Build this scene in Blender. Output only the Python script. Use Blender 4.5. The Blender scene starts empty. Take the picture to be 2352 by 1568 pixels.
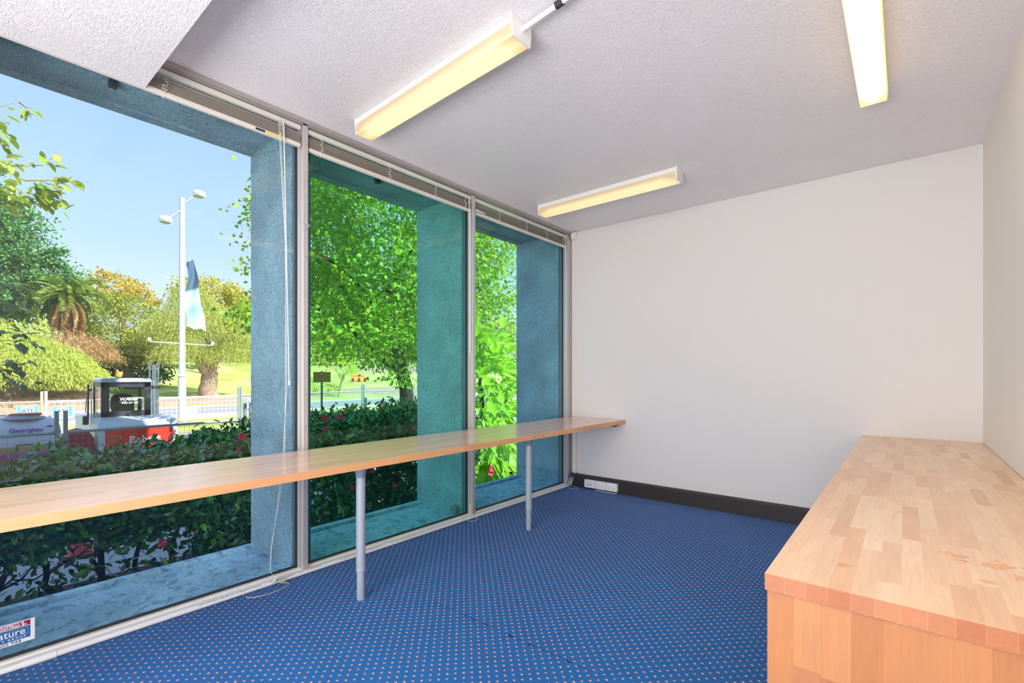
import bpy, math, random
import numpy as np
from mathutils import Vector, Matrix
PI = math.pi
scene = bpy.context.scene
COL = scene.collection
R0 = random.Random(7)

# ------------------------------------------------------------------ camera
cd = bpy.data.cameras.new('camera'); cam = bpy.data.objects.new('camera', cd); COL.objects.link(cam)
cam.location = (0, 0, 1.165)
cam.rotation_euler = (PI / 2, 0, math.radians(39.34))
cd.sensor_fit = 'HORIZONTAL'; cd.sensor_width = 36.0; cd.lens = 1103 / 2352 * 36
cd.shift_y = (860 - 784) / 2352
cd.clip_start = 0.02; cd.clip_end = 500
scene.camera = cam

# ------------------------------------------------------------------ world, sun, large lights, exposure
w = bpy.data.worlds.new('sky'); scene.world = w; w.use_nodes = True
wn, wl = w.node_tree.nodes, w.node_tree.links
wn.clear()
tc = wn.new('ShaderNodeTexCoord'); sp = wn.new('ShaderNodeSeparateXYZ'); rp = wn.new('ShaderNodeValToRGB')
bg = wn.new('ShaderNodeBackground'); wo = wn.new('ShaderNodeOutputWorld')
wl.new(tc.outputs['Generated'], sp.inputs[0]); wl.new(sp.outputs['Z'], rp.inputs[0])
wl.new(rp.outputs[0], bg.inputs[0]); wl.new(bg.outputs[0], wo.inputs[0])
e = rp.color_ramp.elements
e[0].position = 0.0; e[0].color = (.88, .98, 1.05, 1)
e[1].position = 1.0; e[1].color = (.30, .50, .95, 1)
for p_, c_ in ((.10, (.84, .97, 1.05, 1)), (.22, (.60, .81, 1.07, 1)), (.42, (.45, .67, 1.05, 1)), (.6, (.44, .66, 1.02, 1))):
    q = e.new(p_); q.color = c_
bg.inputs[1].default_value = 1.08

def sun_dir():
    el = math.radians(41); h = Vector((.90, .42, 0)).normalized()
    return Vector((h.x * math.cos(el), h.y * math.cos(el), math.sin(el)))
sl = bpy.data.lights.new('sun', 'SUN'); so = bpy.data.objects.new('sun', sl); COL.objects.link(so)
sl.energy = 9.8; sl.angle = math.radians(.6); sl.color = (1, .95, .84)
so.rotation_euler = sun_dir().to_track_quat('Z', 'Y').to_euler()

def area(name, loc, aim, sx, sy, power, color):
    l = bpy.data.lights.new(name, 'AREA'); l.shape = 'RECTANGLE'; l.size = sx; l.size_y = sy
    l.energy = power; l.color = color
    o = bpy.data.objects.new(name, l); COL.objects.link(o); o.location = loc
    o.rotation_euler = (Vector(loc) - Vector(aim)).to_track_quat('Z', 'Y').to_euler()
    return o
area('bounced_flash', (-.7, -1.8, .9), (-.9, .5, 2.66), 1.8, 1.2, 128, (1, .985, .99))
area('rear_fill_light', (-1.1, -1.3, 2.5), (-1.2, 2.4, .5), 1.6, .9, 46, (1, .985, .985))  # unseen fill lamp, added to brighten the room from behind the camera
scene.view_settings.view_transform = 'Standard'; scene.view_settings.look = 'None'
scene.view_settings.gamma = 1; scene.view_settings.use_curve_mapping = False
scene.view_settings.exposure = 0.0
scene.cycles.max_bounces = 8; scene.cycles.diffuse_bounces = 5; scene.cycles.transparent_max_bounces = 12
scene.cycles.sample_clamp_indirect = 6.0

# ------------------------------------------------------------------ helpers
def tag(o, label=None, cat=None, group=None, kind=None):
    if label: o['label'] = label
    if cat: o['category'] = cat
    if group: o['group'] = group
    if kind: o['kind'] = kind
    return o
def empty(name, loc, label=None, cat=None, group=None, kind=None, rz=0):
    o = bpy.data.objects.new(name, None); COL.objects.link(o); o.location = loc; o.rotation_euler = (0, 0, rz)
    o.empty_display_size = .1
    return tag(o, label, cat, group, kind)
def link(name, me, mat=None, parent=None, loc=None):
    if mat is not None and not me.materials: me.materials.append(mat)
    o = bpy.data.objects.new(name, me); COL.objects.link(o)
    if parent is not None:
        o.parent = parent
        if loc is None:      # geometry is given in world coordinates
            pl = Vector((0, 0, 0)); q = parent
            while q is not None: pl += Vector(q.location); q = q.parent
            o.location = -pl
        else: o.location = loc
    elif loc is not None: o.location = loc
    return o

class MB:
    def __init__(s): s.v = []; s.f = []; s.sm = []
    def add(s, vs, fs, smooth=False):
        b = len(s.v); s.v += [tuple(x) for x in vs]; s.f += [tuple(i + b for i in f) for f in fs]; s.sm += [smooth] * len(fs); return s
    def box(s, x0, x1, y0, y1, z0, z1, ch=0):
        if x1 < x0: x0, x1 = x1, x0
        if y1 < y0: y0, y1 = y1, y0
        if z1 < z0: z0, z1 = z1, z0
        if ch <= 0:
            vs = [(x, y, z) for z in (z0, z1) for y in (y0, y1) for x in (x0, x1)]
            return s.add(vs, [(0, 2, 3, 1), (4, 5, 7, 6), (0, 1, 5, 4), (2, 6, 7, 3), (0, 4, 6, 2), (1, 3, 7, 5)])
        c = min(ch, (x1 - x0) / 2.01, (y1 - y0) / 2.01, (z1 - z0) / 2.01)
        vs = []; idx = {}
        X, Y, Z = (x0, x1), (y0, y1), (z0, z1); sg = (1, -1)
        for i in (0, 1):
            for j in (0, 1):
                for k in (0, 1):
                    base = [X[i], Y[j], Z[k]]; d = (sg[i] * c, sg[j] * c, sg[k] * c)
                    for a in range(3):
                        p = [base[t] + (d[t] if t != a else 0) for t in range(3)]
                        idx[(i, j, k, a)] = len(vs); vs.append(p)
        fs = []
        o = [(0, 0), (1, 0), (1, 1), (0, 1)]
        for a in range(3):
            for sd in (0, 1):
                f = []
                for (m, n) in o:
                    t = [0, 0, 0]; t[a] = sd; t[(a + 1) % 3] = m; t[(a + 2) % 3] = n
                    f.append(idx[(t[0], t[1], t[2], a)])
                fs.append(tuple(f if sd else f[::-1]))
        for a in range(3):
            b1, b2 = (a + 1) % 3, (a + 2) % 3
            for m in (0, 1):
                for n in (0, 1):
                    t0 = [0, 0, 0]; t0[b1] = m; t0[b2] = n; t1 = t0[:]; t1[a] = 1
                    f = [idx[(*t0, b1)], idx[(*t0, b2)], idx[(*t1, b2)], idx[(*t1, b1)]]
                    fs.append(tuple(f if (m == n) else f[::-1]))
        for i in (0, 1):
            for j in (0, 1):
                for k in (0, 1):
                    f = [idx[(i, j, k, a)] for a in range(3)]
                    fs.append(tuple(f if (i + j + k) % 2 else f[::-1]))
        return s.add(vs, fs)
    def tube(s, pts, r, n=8, cap=True, rs=None):
        pts = [Vector(p) for p in pts]; m = len(pts); vs = []; fs = []
        prev = None
        for i, p in enumerate(pts):
            t = (pts[min(i + 1, m - 1)] - pts[max(i - 1, 0)])
            if t.length < 1e-9: t = Vector((0, 0, 1))
            t.normalize()
            if prev is None:
                a = Vector((0, 0, 1)) if abs(t.z) < .9 else Vector((1, 0, 0))
                u = t.cross(a).normalized()
            else:
                u = (prev - t * prev.dot(t))
                u = u.normalized() if u.length > 1e-6 else t.orthogonal().normalized()
            prev = u; vv = t.cross(u)
            rr = rs[i] if rs else r
            for k in range(n):
                a = 2 * PI * k / n; vs.append(p + (u * math.cos(a) + vv * math.sin(a)) * rr)
        for i in range(m - 1):
            for k in range(n):
                k2 = (k + 1) % n; fs.append((i * n + k, i * n + k2, (i + 1) * n + k2, (i + 1) * n + k))
        s.add(vs, fs, True)
        if cap:
            s.add([vs[k] for k in range(n)], [tuple(range(n))[::-1]])
            s.add([vs[(m - 1) * n + k] for k in range(n)], [tuple(range(n))])
        return s
    def lathe(s, prof, cx, cy, n=24, z0=0):
        vs = []; fs = []
        for (r, z) in prof:
            for k in range(n):
                a = 2 * PI * k / n; vs.append((cx + r * math.cos(a), cy + r * math.sin(a), z0 + z))
        for i in range(len(prof) - 1):
            for k in range(n):
                k2 = (k + 1) % n; fs.append((i * n + k, i * n + k2, (i + 1) * n + k2, (i + 1) * n + k))
        s.add(vs, fs, True)
        s.add(vs[:n], [tuple(range(n))[::-1]]); s.add(vs[-n:], [tuple(range(n))])
        return s
    def prism(s, poly, axis, a0, a1):
        """poly: list of 2D points; extruded along axis ('x': poly=(y,z), 'y': poly=(x,z), 'z': poly=(x,y))"""
        def P(p, a): return (a, p[0], p[1]) if axis == 'x' else (p[0], a, p[1]) if axis == 'y' else (p[0], p[1], a)
        n = len(poly); vs = [P(p, a0) for p in poly] + [P(p, a1) for p in poly]
        fs = [tuple(range(n))[::-1], tuple(range(n, 2 * n))] + [(i, (i + 1) % n, n + (i + 1) % n, n + i) for i in range(n)]
        return s.add(vs, fs)
    def mesh(s, name='m'):
        me = bpy.data.meshes.new(name); me.from_pydata(s.v, [], s.f)
        me.polygons.foreach_set('use_smooth', s.sm); me.update(); return me
    def build(s, name, mat, parent=None, kind=None, label=None, fix=False, loc=None):
        me = s.mesh(name)
        if fix:
            import bmesh
            b = bmesh.new(); b.from_mesh(me); bmesh.ops.recalc_face_normals(b, faces=b.faces); b.to_mesh(me); b.free()
        o = link(name, me, mat, parent, loc)
        if kind: o['kind'] = kind
        if label: o['label'] = label
        return o

# ------------------------------------------------------------------ materials
def N(nt, t, **kw):
    n = nt.nodes.new(t)
    for k, v in kw.items(): setattr(n, k, v)
    return n
def new_mat(name):
    m = bpy.data.materials.new(name); m.use_nodes = True
    return m, m.node_tree, m.node_tree.nodes['Principled BSDF']
def setc(p, c): p.default_value = (c[0], c[1], c[2], 1)
def plain(name, c, rough=.5, metal=0, noise=0, nscale=20, bump=0, bscale=100, coat=0, emit=None, es=1, spec=None, alpha=None):
    m, nt, b = new_mat(name); L = nt.links
    setc(b.inputs['Base Color'], c); b.inputs['Roughness'].default_value = rough; b.inputs['Metallic'].default_value = metal
    if spec is not None: b.inputs['Specular IOR Level'].default_value = spec
    if coat: b.inputs['Coat Weight'].default_value = coat
    geo = N(nt, 'ShaderNodeNewGeometry')
    if noise:
        n = N(nt, 'ShaderNodeTexNoise'); n.inputs['Scale'].default_value = nscale; n.inputs['Detail'].default_value = 5
        L.new(geo.outputs['Position'], n.inputs['Vector'])
        mx = N(nt, 'ShaderNodeMix', data_type='RGBA'); mx.inputs[6].default_value = tuple(x * (1 - noise) for x in c) + (1,)
        mx.inputs[7].default_value = tuple(min(1, x * (1 + noise)) for x in c) + (1,)
        L.new(n.outputs['Fac'], mx.inputs[0]); L.new(mx.outputs[2], b.inputs['Base Color'])
    if bump:
        n2 = N(nt, 'ShaderNodeTexNoise'); n2.inputs['Scale'].default_value = bscale; n2.inputs['Detail'].default_value = 3
        L.new(geo.outputs['Position'], n2.inputs['Vector'])
        bp = N(nt, 'ShaderNodeBump'); bp.inputs['Strength'].default_value = bump; bp.inputs['Distance'].default_value = .003
        L.new(n2.outputs['Fac'], bp.inputs['Height']); L.new(bp.outputs[0], b.inputs['Normal'])
    if emit: setc(b.inputs['Emission Color'], emit); b.inputs['Emission Strength'].default_value = es
    return m
def ramp(nt, stops, interp='LINEAR'):
    r = N(nt, 'ShaderNodeValToRGB'); r.color_ramp.interpolation = interp; e = r.color_ramp.elements
    e[0].position = stops[0][0]; e[0].color = (*stops[0][1], 1); e[1].position = stops[-1][0]; e[1].color = (*stops[-1][1], 1)
    for p, c in stops[1:-1]: q = e.new(p); q.color = (*c, 1)
    return r
def math_n(nt, op, a=None, b=None, c=None):
    n = N(nt, 'ShaderNodeMath', operation=op)
    for i, x in enumerate((a, b, c)):
        if x is None: continue
        if isinstance(x, (int, float)): n.inputs[i].default_value = x
        else: nt.links.new(x, n.inputs[i])
    return n.outputs[0]

def foliage(name, cols, trans=.35, rough=.5, spec=.4, tr_tint=(1.25, 1.2, .6)):
    m, nt, b = new_mat(name); L = nt.links
    at = N(nt, 'ShaderNodeAttribute', attribute_name='tint'); oi = N(nt, 'ShaderNodeObjectInfo')
    f = math_n(nt, 'FRACT', math_n(nt, 'ADD', at.outputs['Fac'], oi.outputs['Random']))
    n = len(cols); r = ramp(nt, [(i / (n - 1), c) for i, c in enumerate(cols)])
    L.new(f, r.inputs[0]); L.new(r.outputs[0], b.inputs['Base Color'])
    b.inputs['Roughness'].default_value = rough; b.inputs['Specular IOR Level'].default_value = spec
    tr = N(nt, 'ShaderNodeBsdfTranslucent'); mu = N(nt, 'ShaderNodeMix', data_type='RGBA', blend_type='MULTIPLY')
    mu.inputs[0].default_value = 1; mu.inputs[7].default_value = (*tr_tint, 1); L.new(r.outputs[0], mu.inputs[6]); L.new(mu.outputs[2], tr.inputs[0])
    mx = N(nt, 'ShaderNodeMixShader'); mx.inputs[0].default_value = trans
    L.new(b.outputs[0], mx.inputs[1]); L.new(tr.outputs[0], mx.inputs[2])
    L.new(mx.outputs[0], nt.nodes['Material Output'].inputs[0]); return m

def wood(name, axis, cols, rough=.34, rings=False, stains=()):
    """butcher-block stave: each stave object has its own tone (object random), grain runs along axis"""
    m, nt, b = new_mat(name); L = nt.links
    geo = N(nt, 'ShaderNodeNewGeometry'); oi = N(nt, 'ShaderNodeObjectInfo')
    off = N(nt, 'ShaderNodeVectorMath', operation='SCALE'); cmb = N(nt, 'ShaderNodeCombineXYZ')
    for i in range(3): L.new(oi.outputs['Random'], cmb.inputs[i])
    L.new(cmb.outputs[0], off.inputs[0]); off.inputs['Scale'].default_value = 37.0
    ad = N(nt, 'ShaderNodeVectorMath', operation='ADD'); L.new(geo.outputs['Position'], ad.inputs[0]); L.new(off.outputs[0], ad.inputs[1])
    mp = N(nt, 'ShaderNodeMapping'); sc = [1, 1, 1]; sc['xyz'.index(axis)] = .06; mp.inputs['Scale'].default_value = sc
    L.new(ad.outputs[0], mp.inputs['Vector'])
    n1 = N(nt, 'ShaderNodeTexNoise'); n1.inputs['Scale'].default_value = 120; n1.inputs['Detail'].default_value = 4; n1.inputs['Distortion'].default_value = .6
    L.new(mp.outputs[0], n1.inputs['Vector'])
    n2 = N(nt, 'ShaderNodeTexNoise'); n2.inputs['Scale'].default_value = 9; n2.inputs['Detail'].default_value = 2; n2.inputs['Distortion'].default_value = 1.0
    mp2 = N(nt, 'ShaderNodeMapping'); sc2 = [1, 1, 1]; sc2['xyz'.index(axis)] = .25; mp2.inputs['Scale'].default_value = sc2
    L.new(ad.outputs[0], mp2.inputs['Vector']); L.new(mp2.outputs[0], n2.inputs['Vector'])
    r = ramp(nt, [(i / (len(cols) - 1), c) for i, c in enumerate(cols)])
    L.new(oi.outputs['Random'], r.inputs[0])
    wv = N(nt, 'ShaderNodeTexWave', wave_type='BANDS', bands_direction='DIAGONAL'); wv.inputs['Scale'].default_value = 26; wv.inputs['Distortion'].default_value = 5
    wv.inputs['Detail'].default_value = 2; wv.inputs['Detail Scale'].default_value = .6
    L.new(mp2.outputs[0], wv.inputs['Vector'])
    k = math_n(nt, 'ADD', math_n(nt, 'MULTIPLY', n1.outputs['Fac'], .30), math_n(nt, 'MULTIPLY', n2.outputs['Fac'], .26))
    k = math_n(nt, 'ADD', k, math_n(nt, 'MULTIPLY', wv.outputs['Fac'], 0.0 if not rings else .12))
    k = math_n(nt, 'ADD', k, .74 if not rings else .66)
    sc_ = N(nt, 'ShaderNodeVectorMath', operation='SCALE'); L.new(r.outputs[0], sc_.inputs[0]); L.new(k, sc_.inputs['Scale'])
    # darker end grain; side tint puts the contrast with the sky-reflecting top into colour
    sn_ = N(nt, 'ShaderNodeSeparateXYZ'); L.new(geo.outputs['True Normal'], sn_.inputs[0])
    endf = math_n(nt, 'GREATER_THAN', math_n(nt, 'ABSOLUTE', sn_.outputs['Y']), .8); sidef = math_n(nt, 'GREATER_THAN', math_n(nt, 'ABSOLUTE', sn_.outputs['X']), .8)
    outc = sc_.outputs[0]
    if axis == 'y':
        for f_, c_ in ((endf, (.46, .27, .18)), (sidef, (.92, .72, .46))):
            mm = N(nt, 'ShaderNodeMix', data_type='RGBA', blend_type='MULTIPLY'); L.new(f_, mm.inputs[0]); L.new(outc, mm.inputs[6]); mm.inputs[7].default_value = (*c_, 1); outc = mm.outputs[2]
    for (cx, cy, rr_) in stains:
        vm = N(nt, 'ShaderNodeVectorMath', operation='DISTANCE'); L.new(geo.outputs['Position'], vm.inputs[0]); vm.inputs[1].default_value = (cx, cy, .723)
        sn2 = N(nt, 'ShaderNodeTexNoise'); sn2.inputs['Scale'].default_value = 38; sn2.inputs['Detail'].default_value = 3; L.new(geo.outputs['Position'], sn2.inputs['Vector'])
        q = math_n(nt, 'LESS_THAN', math_n(nt, 'ADD', math_n(nt, 'DIVIDE', vm.outputs['Value'], rr_), math_n(nt, 'MULTIPLY', sn2.outputs['Fac'], 2.0)), 1.45)
        mm = N(nt, 'ShaderNodeMix', data_type='RGBA', blend_type='MULTIPLY'); L.new(math_n(nt, 'MULTIPLY', q, .8), mm.inputs[0]); L.new(outc, mm.inputs[6]); mm.inputs[7].default_value = (.92, .66, .42, 1); outc = mm.outputs[2]
    L.new(outc, b.inputs['Base Color']); b.inputs['Coat Weight'].default_value = .28; b.inputs['Coat Roughness'].default_value = .22
    b.inputs['Roughness'].default_value = rough
    bp = N(nt, 'ShaderNodeBump'); bp.inputs['Strength'].default_value = .05; bp.inputs['Distance'].default_value = .001
    L.new(n1.outputs['Fac'], bp.inputs['Height']); L.new(bp.outputs[0], b.inputs['Normal'])
    return m

M = {}
M['wall'] = plain('wall_paint', (.77, .74, .72), .75, bump=.04, bscale=220)
M['wall_warm'] = plain('side_wall_lifted', (.90, .83, .77), .7, bump=.04, bscale=220)  # wall paint lightened and warmed in place of light missing on this side
M['alu'] = plain('aluminium_frame', (.54, .52, .51), .38, metal=.35, noise=.06, nscale=8)
M['alu_dark'] = plain('aluminium_head', (.42, .39, .36), .42, metal=.3, noise=.12, nscale=12)
M['cream'] = plain('cream_enamel', (.82, .80, .74), .35)
M['white_plastic'] = plain('white_plastic', (.84, .83, .82), .4)
M['slat'] = plain('blind_slat', (.60, .54, .47), .38)
M['rail'] = plain('blind_rail', (.72, .68, .62), .32)
M['cord'] = plain('blind_cord', (.80, .76, .66), .8)
M['gasket'] = plain('black_gasket', (.02, .02, .022), .6)
M['skirt'] = plain('dark_brown_skirting', (.028, .022, .022), .55, noise=.25, nscale=60, bump=.1, bscale=300)
M['leg'] = plain('grey_powder_coat', (.36, .41, .47), .4, metal=.1)
M['lamp_white'] = plain('lamp_enamel', (.84, .84, .80), .4)
M['dark'] = plain('dark_hole', (.03, .03, .035), .6)
M['blue_cable'] = plain('blue_cable', (.02, .15, .6), .5)

# textured ceiling
def ceiling_mat():
    m, nt, b = new_mat('textured_ceiling'); L = nt.links
    geo = N(nt, 'ShaderNodeNewGeometry'); mp = N(nt, 'ShaderNodeMapping')
    mp.inputs['Rotation'].default_value = (0, 0, math.radians(-24)); mp.inputs['Scale'].default_value = (1, 2.6, 1)
    L.new(geo.outputs['Position'], mp.inputs['Vector'])
    n0 = N(nt, 'ShaderNodeTexNoise'); n0.inputs['Scale'].default_value = 1.8; n0.inputs['Detail'].default_value = 2
    L.new(geo.outputs['Position'], n0.inputs['Vector'])
    n = N(nt, 'ShaderNodeTexNoise'); n.inputs['Scale'].default_value = 56; n.inputs['Detail'].default_value = 2.5; n.inputs['Distortion'].default_value = 1.3
    L.new(mp.outputs[0], n.inputs['Vector'])
    r = ramp(nt, [(0, (0, 0, 0)), (.48, (0.0,) * 3), (.62, (.55,) * 3), (.80, (1, 1, 1)), (1, (1, 1, 1))]); L.new(n.outputs['Fac'], r.inputs[0])
    n3 = N(nt, 'ShaderNodeTexNoise'); n3.inputs['Scale'].default_value = 150; n3.inputs['Detail'].default_value = 2; L.new(geo.outputs['Position'], n3.inputs['Vector'])
    h = math_n(nt, 'ADD', math_n(nt, 'MULTIPLY', r.outputs[0], math_n(nt, 'MULTIPLY', n0.outputs['Fac'], 1.7)), math_n(nt, 'MULTIPLY', n3.outputs['Fac'], .22))
    bp = N(nt, 'ShaderNodeBump'); bp.inputs['Strength'].default_value = .75; bp.inputs['Distance'].default_value = .0042
    L.new(h, bp.inputs['Height']); L.new(bp.outputs[0], b.inputs['Normal'])
    setc(b.inputs['Base Color'], (.90, .875, .89)); b.inputs['Roughness'].default_value = .42
    return m
M['ceiling'] = ceiling_mat()

def carpet_mat():
    m, nt, b = new_mat('blue_dotted_carpet'); L = nt.links
    geo = N(nt, 'ShaderNodeNewGeometry'); sep = N(nt, 'ShaderNodeSeparateXYZ')
    jn = N(nt, 'ShaderNodeTexNoise'); jn.inputs['Scale'].default_value = 60; L.new(geo.outputs['Position'], jn.inputs['Vector'])
    jv = N(nt, 'ShaderNodeVectorMath', operation='MULTIPLY_ADD'); L.new(jn.outputs['Color'], jv.inputs[0]); jv.inputs[1].default_value = (.004, .004, 0); L.new(geo.outputs['Position'], jv.inputs[2])
    L.new(jv.outputs[0], sep.inputs[0]); a = .0452
    def motif(ox, oy, cells):
        u = math_n(nt, 'SUBTRACT', math_n(nt, 'FRACT', math_n(nt, 'ADD', math_n(nt, 'DIVIDE', sep.outputs['X'], a), ox)), .5)
        v = math_n(nt, 'SUBTRACT', math_n(nt, 'FRACT', math_n(nt, 'ADD', math_n(nt, 'DIVIDE', sep.outputs['Y'], a), oy)), .5)
        out = []
        for (cu, cv, ru, rv) in cells:
            du = math_n(nt, 'DIVIDE', math_n(nt, 'SUBTRACT', u, cu), ru); dv = math_n(nt, 'DIVIDE', math_n(nt, 'SUBTRACT', v, cv), rv)
            d = math_n(nt, 'ADD', math_n(nt, 'MULTIPLY', du, du), math_n(nt, 'MULTIPLY', dv, dv))
            out.append(math_n(nt, 'LESS_THAN', d, 1.0))
        r_ = out[0]
        for o_ in out[1:]: r_ = math_n(nt, 'MAXIMUM', r_, o_)
        return r_
    orange = math_n(nt, 'MAXIMUM', motif(0, 0, [(-.02, .05, .085, .05), (.05, -.04, .05, .075)]), motif(.5, .5, [(.0, .06, .06, .055), (-.06, -.03, .06, .05)]))
    pink = math_n(nt, 'MAXIMUM', motif(0, 0, [(-.09, -.04, .06, .06), (.12, .03, .035, .045)]), motif(.5, .5, [(.08, -.03, .07, .05)]))
    n = N(nt, 'ShaderNodeTexNoise'); n.inputs['Scale'].default_value = 420; n.inputs['Detail'].default_value = 2; L.new(geo.outputs['Position'], n.inputs['Vector'])
    n2 = N(nt, 'ShaderNodeTexNoise'); n2.inputs['Scale'].default_value = 1.6; n2.inputs['Detail'].default_value = 3; L.new(geo.outputs['Position'], n2.inputs['Vector'])
    r = ramp(nt, [(.25, (.002, .075, .27)), (.75, (.006, .155, .45))]); L.new(n.outputs['Fac'], r.inputs[0])
    r2 = ramp(nt, [(.3, (.9, .9, .9)), (.7, (1.12, 1.1, 1.05))]); L.new(n2.outputs['Fac'], r2.inputs[0])
    mu = N(nt, 'ShaderNodeMix', data_type='RGBA', blend_type='MULTIPLY'); mu.inputs[0].default_value = 1; L.new(r.outputs[0], mu.inputs[6]); L.new(r2.outputs[0], mu.inputs[7])
    m1 = N(nt, 'ShaderNodeMix', data_type='RGBA'); L.new(pink, m1.inputs[0]); L.new(mu.outputs[2], m1.inputs[6]); m1.inputs[7].default_value = (.50, .12, .24, 1)
    m2 = N(nt, 'ShaderNodeMix', data_type='RGBA'); L.new(orange, m2.inputs[0]); L.new(m1.outputs[2], m2.inputs[6]); m2.inputs[7].default_value = (1, .42, .16, 1)
    # dark tufts along the joining seam
    n4 = N(nt, 'ShaderNodeTexNoise'); n4.inputs['Scale'].default_value = 26; n4.inputs['Detail'].default_value = 4; L.new(geo.outputs['Position'], n4.inputs['Vector'])
    sy = math_n(nt, 'ABSOLUTE', math_n(nt, 'SUBTRACT', math_n(nt, 'ADD', sep.outputs['Y'], math_n(nt, 'MULTIPLY', n4.outputs['Fac'], .03)), 1.672))
    near = math_n(nt, 'LESS_THAN', sy, math_n(nt, 'MULTIPLY', math_n(nt, 'MAXIMUM', math_n(nt, 'SUBTRACT', n4.outputs['Fac'], .46), 0), .035))
    inx = math_n(nt, 'MULTIPLY', math_n(nt, 'GREATER_THAN', sep.outputs['X'], -1.86), math_n(nt, 'LESS_THAN', sep.outputs['X'], -.95))
    m3 = N(nt, 'ShaderNodeMix', data_type='RGBA'); L.new(math_n(nt, 'MULTIPLY', near, inx), m3.inputs[0]); L.new(m2.outputs[2], m3.inputs[6]); m3.inputs[7].default_value = (.004, .01, .05, 1)
    L.new(m3.outputs[2], b.inputs['Base Color'])
    b.inputs['Roughness'].default_value = .85; b.inputs['Specular IOR Level'].default_value = .2
    b.inputs['Sheen Weight'].default_value = .08; b.inputs['Sheen Roughness'].default_value = .5
    bp = N(nt, 'ShaderNodeBump'); bp.inputs['Strength'].default_value = .5; bp.inputs['Distance'].default_value = .002
    L.new(n.outputs['Fac'], bp.inputs['Height']); L.new(bp.outputs[0], b.inputs['Normal'])
    return m
M['carpet'] = carpet_mat()

def render_mat(name, c, fleck=True, stain=False):
    m, nt, b = new_mat(name); L = nt.links
    geo = N(nt, 'ShaderNodeNewGeometry')
    n = N(nt, 'ShaderNodeTexNoise'); n.inputs['Scale'].default_value = 45; n.inputs['Detail'].default_value = 6; n.inputs['Distortion'].default_value = 1.2; L.new(geo.outputs['Position'], n.inputs['Vector'])
    n2 = N(nt, 'ShaderNodeTexNoise'); n2.inputs['Scale'].default_value = 3; n2.inputs['Detail'].default_value = 5; L.new(geo.outputs['Position'], n2.inputs['Vector'])
    vo = N(nt, 'ShaderNodeTexNoise'); vo.inputs['Scale'].default_value = 95; vo.inputs['Detail'].default_value = 3; vo.inputs['Distortion'].default_value = 2.2; L.new(geo.outputs['Position'], vo.inputs['Vector'])
    hi = tuple(min(1, x * 1.2) for x in c); lo = tuple(x * .78 for x in c)
    r = ramp(nt, [(.3, lo), (.7, hi)]); L.new(n2.outputs['Fac'], r.inputs[0])
    fl = ramp(nt, [(.0, (.25, .27, .3)), (.40, (.35, .38, .42)), (.46, (1, 1, 1)), (1, (1.05, 1.05, 1.05))]); L.new(vo.outputs['Fac'], fl.inputs[0])
    mu = N(nt, 'ShaderNodeMix', data_type='RGBA', blend_type='MULTIPLY'); mu.inputs[0].default_value = 1 if fleck else .4
    L.new(r.outputs[0], mu.inputs[6]); L.new(fl.outputs[0], mu.inputs[7]); out = mu.outputs[2]
    if stain:
        n3 = N(nt, 'ShaderNodeTexNoise'); n3.inputs['Scale'].default_value = 17; n3.inputs['Detail'].default_value = 9; n3.inputs['Distortion'].default_value = .8; L.new(geo.outputs['Position'], n3.inputs['Vector'])
        st = ramp(nt, [(.38, (.30, .34, .42)), (.47, (1, 1, 1))]); L.new(n3.outputs['Fac'], st.inputs[0])
        m2 = N(nt, 'ShaderNodeMix', data_type='RGBA', blend_type='MULTIPLY'); m2.inputs[0].default_value = .6; L.new(out, m2.inputs[6]); L.new(st.outputs[0], m2.inputs[7]); out = m2.outputs[2]
    L.new(out, b.inputs['Base Color']); b.inputs['Roughness'].default_value = .85
    bp = N(nt, 'ShaderNodeBump'); bp.inputs['Strength'].default_value = 1.0; bp.inputs['Distance'].default_value = .018
    L.new(n.outputs['Fac'], bp.inputs['Height']); L.new(bp.outputs[0], b.inputs['Normal'])
    return m
M['facade'] = render_mat('blue_render', (.33, .50, .58))
M['ledge'] = render_mat('blue_ledge', (.42, .68, .82), fleck=False, stain=True)

def glass_mat(name, tint):
    m, nt, b = new_mat(name); L = nt.links; nt.nodes.remove(b)
    t = N(nt, 'ShaderNodeBsdfTransparent'); setc(t.inputs[0], tint)
    g = N(nt, 'ShaderNodeBsdfGlossy'); g.inputs['Roughness'].default_value = 0; g.inputs[0].default_value = (1, 1, 1, 1)
    geo = N(nt, 'ShaderNodeNewGeometry'); dt = N(nt, 'ShaderNodeVectorMath', operation='DOT_PRODUCT'); L.new(geo.outputs['Normal'], dt.inputs[0]); L.new(geo.outputs['Incoming'], dt.inputs[1])
    k = math_n(nt, 'POWER', math_n(nt, 'SUBTRACT', 1.0, math_n(nt, 'ABSOLUTE', dt.outputs['Value'])), 5.0)
    fac = math_n(nt, 'ADD', math_n(nt, 'MULTIPLY', k, .9), .02)
    mx = N(nt, 'ShaderNodeMixShader'); L.new(fac, mx.inputs[0]); L.new(t.outputs[0], mx.inputs[1]); L.new(g.outputs[0], mx.inputs[2])
    L.new(mx.outputs[0], nt.nodes['Material Output'].inputs[0]); return m
M['glass1'] = glass_mat('window_glass_neutral', (.95, .985, 1))
M['glass2'] = glass_mat('window_glass_green', (.74, .98, .91))
M['glass3'] = glass_mat('window_glass_blue', (.82, .97, 1))
M['cabglass'] = glass_mat('cab_glass', (.55, .66, .6))

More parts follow.
